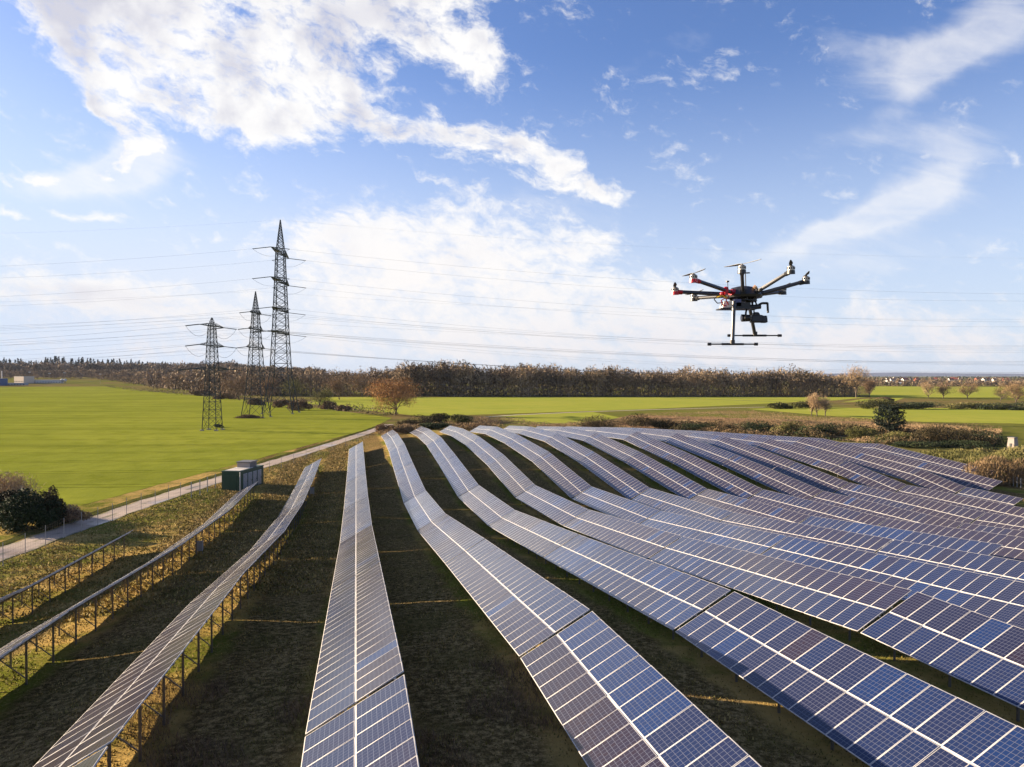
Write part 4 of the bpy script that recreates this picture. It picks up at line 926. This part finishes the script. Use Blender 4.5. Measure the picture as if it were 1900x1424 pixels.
for (px, py, wl, rf, w), pl_ in zip(HS, PL):
    b = P(px, py); sc_ = 1.0 if w < 40 else 1.0
    w *= .6
    gable('house', f"{'white' if wl == 'w' else 'brick'} house with a {dict(b='dark', r='red', w='pale')[rf]} roof, {pl_}", 'house', b, w, 11 if w < 30 else 16, 6 if py < 712 else 3, 4.5 if py < 712 else 1.2, M_WHITE if wl == 'w' else M_REDT, dict(b=M_BRT, r=M_REDT, w=M_WHITE)[rf], vr.uniform(-.3, .3), 'houses of the village')

# ------------------------------------------------------------------ the camera drone
M_CARB = mat('carbon_tube', (.035, .036, .04), .35, .0, .5); M_BLK = mat('black_plastic', (.018, .018, .02), .45); M_RED = mat('red_anodised', (.42, .015, .03), .35, .3)
M_SILV = mat('motor_silver', (.42, .40, .38), .35, .8); M_PROP = mat('propeller_grey', (.06, .062, .07), .5); M_CREAM = mat('white_cover', (.75, .70, .6), .5); M_YEL = mat('yellow_wire', (.7, .45, .02), .5); M_GLS = mat('lens_glass', (.01, .01, .02), .05)
M_BATT = mat('blue_battery', (.10, .11, .25), .4)
D0 = 5.6; hub = at(1379, 546, D0); dr = empty('camera_drone', hub); tag(dr, 'black eight-arm camera drone with red left arms hovering over the solar field', 'drone')
def L_(px, py, dd=0.0): return at(px, py, D0 + dd) - hub
m = MB()
def ring(c, r, n=8, ph=0.0): return [c + Vector((math.cos(ph + 2 * math.pi * i / n) * r, math.sin(ph + 2 * math.pi * i / n) * r, 0)) for i in range(n)]
def stack(m, rings, mi=0):
    n = len(rings[0]); vs = [p for r_ in rings for p in r_]; fs = [tuple(range(n - 1, -1, -1)), tuple(range(n * (len(rings) - 1), n * len(rings)))]
    for j in range(len(rings) - 1): fs += [(j * n + i, j * n + (i + 1) % n, (j + 1) * n + (i + 1) % n, (j + 1) * n + i) for i in range(n)]
    m.add(vs, fs, mi)
stack(m, [ring(Vector((0, 0, z)), r_, 16) for z, r_ in ((-.035, .10), (-.030, .135), (-.012, .14), (.0, .13), (.02, .115), (.045, .085), (.055, .045))])
stack(m, [ring(Vector((0, 0, z)), r_, 16) for z, r_ in ((-.060, .09), (-.056, .10), (-.050, .10), (-.046, .09))])
for i in range(8):
    a = i * math.pi / 4; m.tube((.095 * math.cos(a), .095 * math.sin(a), -.055), (.095 * math.cos(a), .095 * math.sin(a), -.02), .007)
m.build('hub', M_BLK, dr)
MOT = [(1252.5, 538, 0.05, 1), (1286.5, 515, -.36, 1), (1376.5, 498, -.50, 0), (1467.5, 499, -.36, 0), (1495.5, 518, 0.0, 0), (1452.5, 538, .36, 0), (1287.5, 550, .38, 0), (1384, 545, .5, 0)]
prng = np.random.default_rng(4)
for i, (px, py, dd, red) in enumerate(MOT):
    e = L_(px, py + 4, dd); d = Vector((e.x, e.y, 0)).normalized(); s0 = d * .11 + Vector((0, 0, -.005)); M2 = M_RED if red else M_BLK
    arm = MB(); arm.tube(s0, e, .0125, .0125, n=10); arm.tube(s0 + Vector((0, 0, .016)), s0.lerp(e, .92) + Vector((0, 0, .012)), .0035, n=5); arm = arm.build('arm', M_CARB, dr)
    j = MB(); j.tube(d * .09, s0.lerp(e, .10), .021, n=8); j.box(s0.lerp(e, .02) + Vector((0, 0, .018)), (.012, .012, .012)); j.tube(s0.lerp(e, .86), e + d * .012, .017, .019, n=8); j.build('joint', M2, arm)
    up = Vector((.0, -.06, 1)).normalized(); mt = MB()
    mt.tube(e - up * .022, e + up * .004, .029, .027, n=12); mt.build('motor_mount', M2 if red else M_BLK, arm)
    mt = MB(); mt.tube(e + up * .004, e + up * .030, .025, .025, n=14); mt.tube(e + up * .030, e + up * .037, .025, .014, n=14); mt.tube(e + up * .037, e + up * .045, .008, n=8, mi=1)
    for q_ in range(10): a = q_ * .628; mt.box(e + up * .018 + Vector((math.cos(a) * .0245, math.sin(a) * .0245, 0)), (.003, .003, .008), mi=1)
    mt.build('motor', [M_SILV, M_BLK], arm)
    th = [1.35, 1.75, 1.95, 1.2, 1.3, 1.5, 1.7, 1.4][i]; pb = MB()
    for s_ in (0, 1):
        a = th + s_ * math.pi; dv = Vector((math.cos(a), math.sin(a), 0)); nv = Vector((-dv.y, dv.x, 0)); pr = []
        for t, ch, tw in ((.0, .007, .3), (.12, .012, .35), (.35, .014, .2), (.7, .010, .12), (1.0, .004, .08)):
            c = e + up * .042 + dv * (.19 * t) + Vector((0, 0, .006 * t * t)); w_ = nv * ch * math.cos(tw) + Vector((0, 0, ch * math.sin(tw))); up2 = Vector((0, 0, .0012)); pr.append([c - w_ - up2, c + w_ - up2, c + w_ + up2, c - w_ + up2])
        stack(pb, pr)
    pb.build('propeller', M_PROP, arm)
# legs and skids
for (t, b_, sk, dt, db) in (((1362, 560), (1359, 639), (1313, 1406, 639), -.12, -.2), ((1388, 556), (1401, 623), (1350, 1450, 623), .12, .2)):
    lg = MB(); lg.tube(L_(*t, dt), L_(*b_, db), .0135, n=10); lg = lg.build('landing_leg', M_CARB, dr)
    k_ = MB(); A_, B_ = L_(sk[0], sk[2], db), L_(sk[1], sk[2], db); k_.tube(A_, B_, .005, n=8); k_.tube(A_.lerp(B_, .28), A_.lerp(B_, .72), .008, n=8)
    k_.tube(A_, A_.lerp(B_, .07), .0105, n=8); k_.tube(B_.lerp(A_, .07), B_, .0105, n=8); c_ = L_(*b_, db); k_.tube(c_ + Vector((0, 0, .0)), c_ + Vector((0, 0, .03)), .018, n=8); k_.build('skid', M_BLK, lg)
# battery tray, batteries and wiring
m = MB(); a_, b_ = L_(1333, 574, -.05), L_(1402, 574, -.05); m.box((a_ + b_) / 2, ((b_ - a_).length / 2, .07, .004)); m.box((a_ + b_) / 2 + Vector((.03, 0, .025)), (.05, .05, .02)); m.tube(L_(1365, 556, -.05), L_(1365, 574, -.05), .008); m.tube(L_(1396, 556, .05), L_(1396, 574, .05), .008); m.build('battery_tray', M_BLK, dr)
m = MB(); c_ = L_(1349, 566, -.06); m.box(c_, (.045, .05, .024), taper=.7); m.build('white_cover', M_CREAM, dr)
m = MB(); m.box(L_(1366, 563, -.05), (.022, .05, .026)); m.build('battery', M_BATT, dr)
m = MB(); m.path([L_(1342, 552, -.1), L_(1330, 550, -.12), L_(1325, 556, -.12), L_(1331, 563, -.12), L_(1340, 562, -.1)], .0035, n=6); m.path([L_(1346, 553, -.12), L_(1338, 558, -.13), L_(1341, 566, -.12), L_(1350, 569, -.1)], .004, n=6, mi=1); m.path([L_(1352, 550, -.13), L_(1347, 557, -.14), L_(1352, 566, -.12)], .004, n=6, mi=1); m.path([L_(1330, 552, -.13), L_(1340, 549, -.14), L_(1349, 553, -.14)], .005, n=6, mi=2); m.build('wiring', [M_BLK, M_RED, M_YEL], dr)
m = MB(); m.ball(L_(1340, 546, -.12), .018); m.ball(L_(1347, 537, -.13), .02); m.box(L_(1347, 541, -.13), (.012, .02, .025)); m.build('arm_clamp', M_RED, dr)
m = MB(); m.tube(L_(1403, 533, -.1), L_(1399, 536, -.1), .02, .016, n=10); m.build('arm_clamp', mat('brass', (.6, .36, .2), .35, .6), dr)
m = MB(); m.tube(L_(1384, 536), L_(1383, 508), .0035); m.tube(L_(1387, 507.5), L_(1387, 506), .020, .017, n=12); m.build('gps_mast', M_BLK, dr)
m = MB(); m.tube(L_(1351, 540, -.08), L_(1350, 523, -.08), .0025); m.tube(L_(1350, 524, -.08), L_(1350, 521.5, -.08), .012, n=10); m.build('antenna', M_BLK, dr)
# gimbal with its camera
m = MB(); m.tube(L_(1388, 556, -.02), L_(1388, 570, -.02), .012); m.tube(L_(1391, 571, -.02), L_(1411, 569, -.02), .019, n=10); m.tube(L_(1400, 556, -.02), L_(1404, 566, -.02), .006)
m.path([L_(1408, 566, -.02), L_(1414, 563, -.02), L_(1424, 563, -.02)], .009, n=8); m.tube(L_(1424, 562, -.02), L_(1425, 581, -.02), .0085, n=8); m.path([L_(1386, 572, -.06), L_(1384, 580, -.06), L_(1383, 592, -.06)], .007, n=6); m.tube(L_(1399, 574, -.02), L_(1399, 583, -.02), .005); gm = m.build('gimbal', M_BLK, dr)
m = MB(); c_ = L_(1404, 592, -.03); m.box(c_, (.048, .03, .028), taper=.85); m.box(c_ + Vector((-.005, 0, .038)), (.03, .022, .012), taper=.6); m.box(c_ + Vector((.052, -.004, -.004)), (.022, .03, .026), taper=.85); o = m.build('camera', M_BLK, gm)
o.modifiers.new('soft', 'BEVEL').width = .008; o.modifiers['soft'].segments = 2
m = MB(); m.tube(L_(1391, 590.5, -.03), L_(1376, 590.5, -.03), .025, .028, n=18); m.tube(L_(1376, 590.5, -.03), L_(1375.3, 590.5, -.03), .023, n=18, mi=1); m.build('lens', [M_BLK, M_GLS], gm)

# ------------------------------------------------------------------ grass and dry weeds between the near rows
rng = np.random.default_rng(303)
def scatter(name, label, n, ur, vr_, h, leaf, asp, seed, patch=None, tb=.45, dens_p=1.5):
    rng = np.random.default_rng(seed); u = ur[0] + (ur[1] - ur[0]) * rng.random(n) ** dens_p; v = rng.uniform(vr_[0], vr_[1], n)
    x = u * RV[0] + v * QV[0]; y = u * RV[1] + v * QV[1]; keep = (np.abs(x) < y * .75 + 3) & (y > 6)
    if patch is not None: keep &= patch(x, y, rng)
    x, y = x[keep], y[keep]; z = G(x, y); n = len(x); a = rng.uniform(0, 6.28, n); hh_ = h * rng.uniform(.4, 1.3, n); w = hh_ * asp
    lean = rng.normal(0, .45, (n, 2)) * hh_[:, None]
    V = np.stack([np.stack([x - np.cos(a) * w, y - np.sin(a) * w, z - .02], -1), np.stack([x + np.cos(a) * w, y + np.sin(a) * w, z - .02], -1), np.stack([x + lean[:, 0], y + lean[:, 1], z + hh_], -1)], 1).reshape(-1, 3)
    nz = np.sin(x * .7 + 3 * np.sin(y * .23)) * np.sin(y * .61 + 2 * np.sin(x * .31)) + .6 * np.sin(x * 2.3) * np.sin(y * 1.9)
    o = obj(name, mesh_np(name, V, np.arange(3 * n).reshape(-1, 3), [leaf], attrs={'tint': np.clip(tb + .22 * nz + rng.normal(0, .2, n), 0, 1)})); tag(o, label, None, None, 'stuff')
TRK = np.array(tr)
def off_track(x, y, r):
    tx = np.interp(y, TRK[:, 1], TRK[:, 0]); return (x > tx + 1.75 + r.random(len(x)) * .8)
scatter('grass', 'tufted green and straw coloured grass between the solar rows', 420000, (8, 130), (-34, 45), .085, L_GRASS, .40, 401, tb=.45, patch=off_track)
scatter('grass', 'rough grass between the track and the first rows', 160000, (50, 240), (-48, 2), .17, L_GRASS, .55, 402, tb=.55, dens_p=1.0, patch=off_track)
scatter('dry_weeds', 'grey brown dead weeds in the near gaps between rows', 70000, (8, 36), (-8, 8), .34, L_BROWN, .03, 403, patch=lambda x, y, r: (np.sin(x * .9 + 1) * np.sin(y * .5) + .5 * np.sin(y * 1.3 + x) > .15) & (y < 31), tb=.35)
def scrub(name, label, poly, n, h, leaf, asp, seed, tb=.5, thr=-.2, up=1.0, sz=.3):
    """uneven cover of stalks and leaves; poly: corners as photo pixels turned to ground points"""
    rng = np.random.default_rng(seed); pl_ = np.array([tuple(P(*p)[:2]) for p in poly]); lo, hi = pl_.min(0), pl_.max(0)
    x = rng.uniform(lo[0], hi[0], n * 3); y = rng.uniform(lo[1], hi[1], n * 3); ins = np.zeros(len(x), bool)
    for a, b in zip(pl_, np.roll(pl_, -1, 0)): ins ^= ((a[1] > y) != (b[1] > y)) & (x < (b[0] - a[0]) * (y - a[1]) / (b[1] - a[1] + 1e-9) + a[0])
    def nz(f, p): return np.sin(x * f + 2.5 * np.sin(y * f * .7 + p)) * np.sin(y * f * 1.1 + 2 * np.sin(x * f * .6 + p * 2))
    d = nz(.07, seed) + .6 * nz(.23, seed * 1.7) + .35 * nz(.6, seed * .3); k = ins & (d > thr); x, y, d = x[k][:n], y[k][:n], d[k][:n]
    amp = np.clip((d - thr) * 1.2, .15, 1.2); zz = G(x, y) + h * amp * rng.random(len(x)) * .9
    V, Fc, _ = tri_cloud(np.stack([x, y, zz], -1), h * sz * rng.uniform(.6, 1.3, len(x)), None, rng, asp, up)
    o = obj(name, mesh_np(name, V, Fc, [leaf], attrs={'tint': np.clip(tb + .2 * np.sin(x * .11 + y * .05) + rng.normal(0, .18, len(x)), 0, 1)})); tag(o, label, None, None, 'stuff')
scrub('scrub', 'brown and tan scrub along the far end of the solar rows', [(700, 808), (760, 790), (900, 778), (1080, 790), (1250, 778), (1560, 790), (1860, 800), (1850, 826), (1640, 826), (1500, 814), (1250, 800), (1100, 794), (900, 792), (790, 796), (712, 812)], 90000, 1.5, L_REED, .35, 501, .7, -.5)
scrub('scrub', 'dark green brambles along the far end of the solar rows', [(1240, 800), (1300, 788), (1560, 800), (1700, 806), (1860, 815), (1850, 836), (1640, 826), (1500, 815), (1340, 804)], 60000, 2.6, L_BRUSH, .5, 502, .5, -.05, .4, .2)
scrub('scrub', 'dark green bramble patches among the brown brush behind the rows', [(1240, 800), (1300, 788), (1560, 800), (1700, 806), (1860, 815), (1850, 836), (1640, 826), (1500, 815), (1340, 804)], 30000, 2.4, L_DARK, .6, 507, .4, .35, .2, .2)
scrub('scrub', 'olive reeds and brambles beside the last solar row', [(1660, 845), (1700, 836), (1860, 838), (1990, 840), (1990, 915), (1900, 885), (1860, 876)], 40000, 1.9, L_OLIVE, .3, 503, .6, -.3, 2.0)
scrub('scrub', 'tan dead grass and brambles along the hedgerow of the crop field', [(190, 717), (430, 736), (560, 750), (740, 768), (740, 774), (640, 766), (540, 755), (430, 741), (200, 720)], 60000, 3.4, L_FOREST, .4, 504, .35, -.5, .6)
scrub('scrub', 'rough reddish grass on the bank below the meadow path', [(1090, 786), (1200, 768), (1400, 763), (1560, 777), (1860, 792), (1850, 806), (1500, 798), (1250, 790)], 50000, .9, L_REED, .5, 505, .75, -.5)

# ------------------------------------------------------------------ thin winter air over the land
HZ = bpy.data.materials.new('haze_air'); HZ.use_nodes = True; t = NT(HZ.node_tree); t.n.clear()
pv = t.new('ShaderNodeVolumePrincipled'); pv.inputs['Density'].default_value = 3.0e-5; pv.inputs['Color'].default_value = (.42, .50, .66, 1); pv.inputs['Anisotropy'].default_value = 0.0
t.l.new(pv.outputs[0], t.new('ShaderNodeOutputMaterial').inputs['Volume'])
m = MB(); m.box((2500, 9500, 46), (24000, 16000, 60)); o = m.build('haze', HZ); tag(o, 'thin pale winter haze over the fields', None, None, 'stuff')
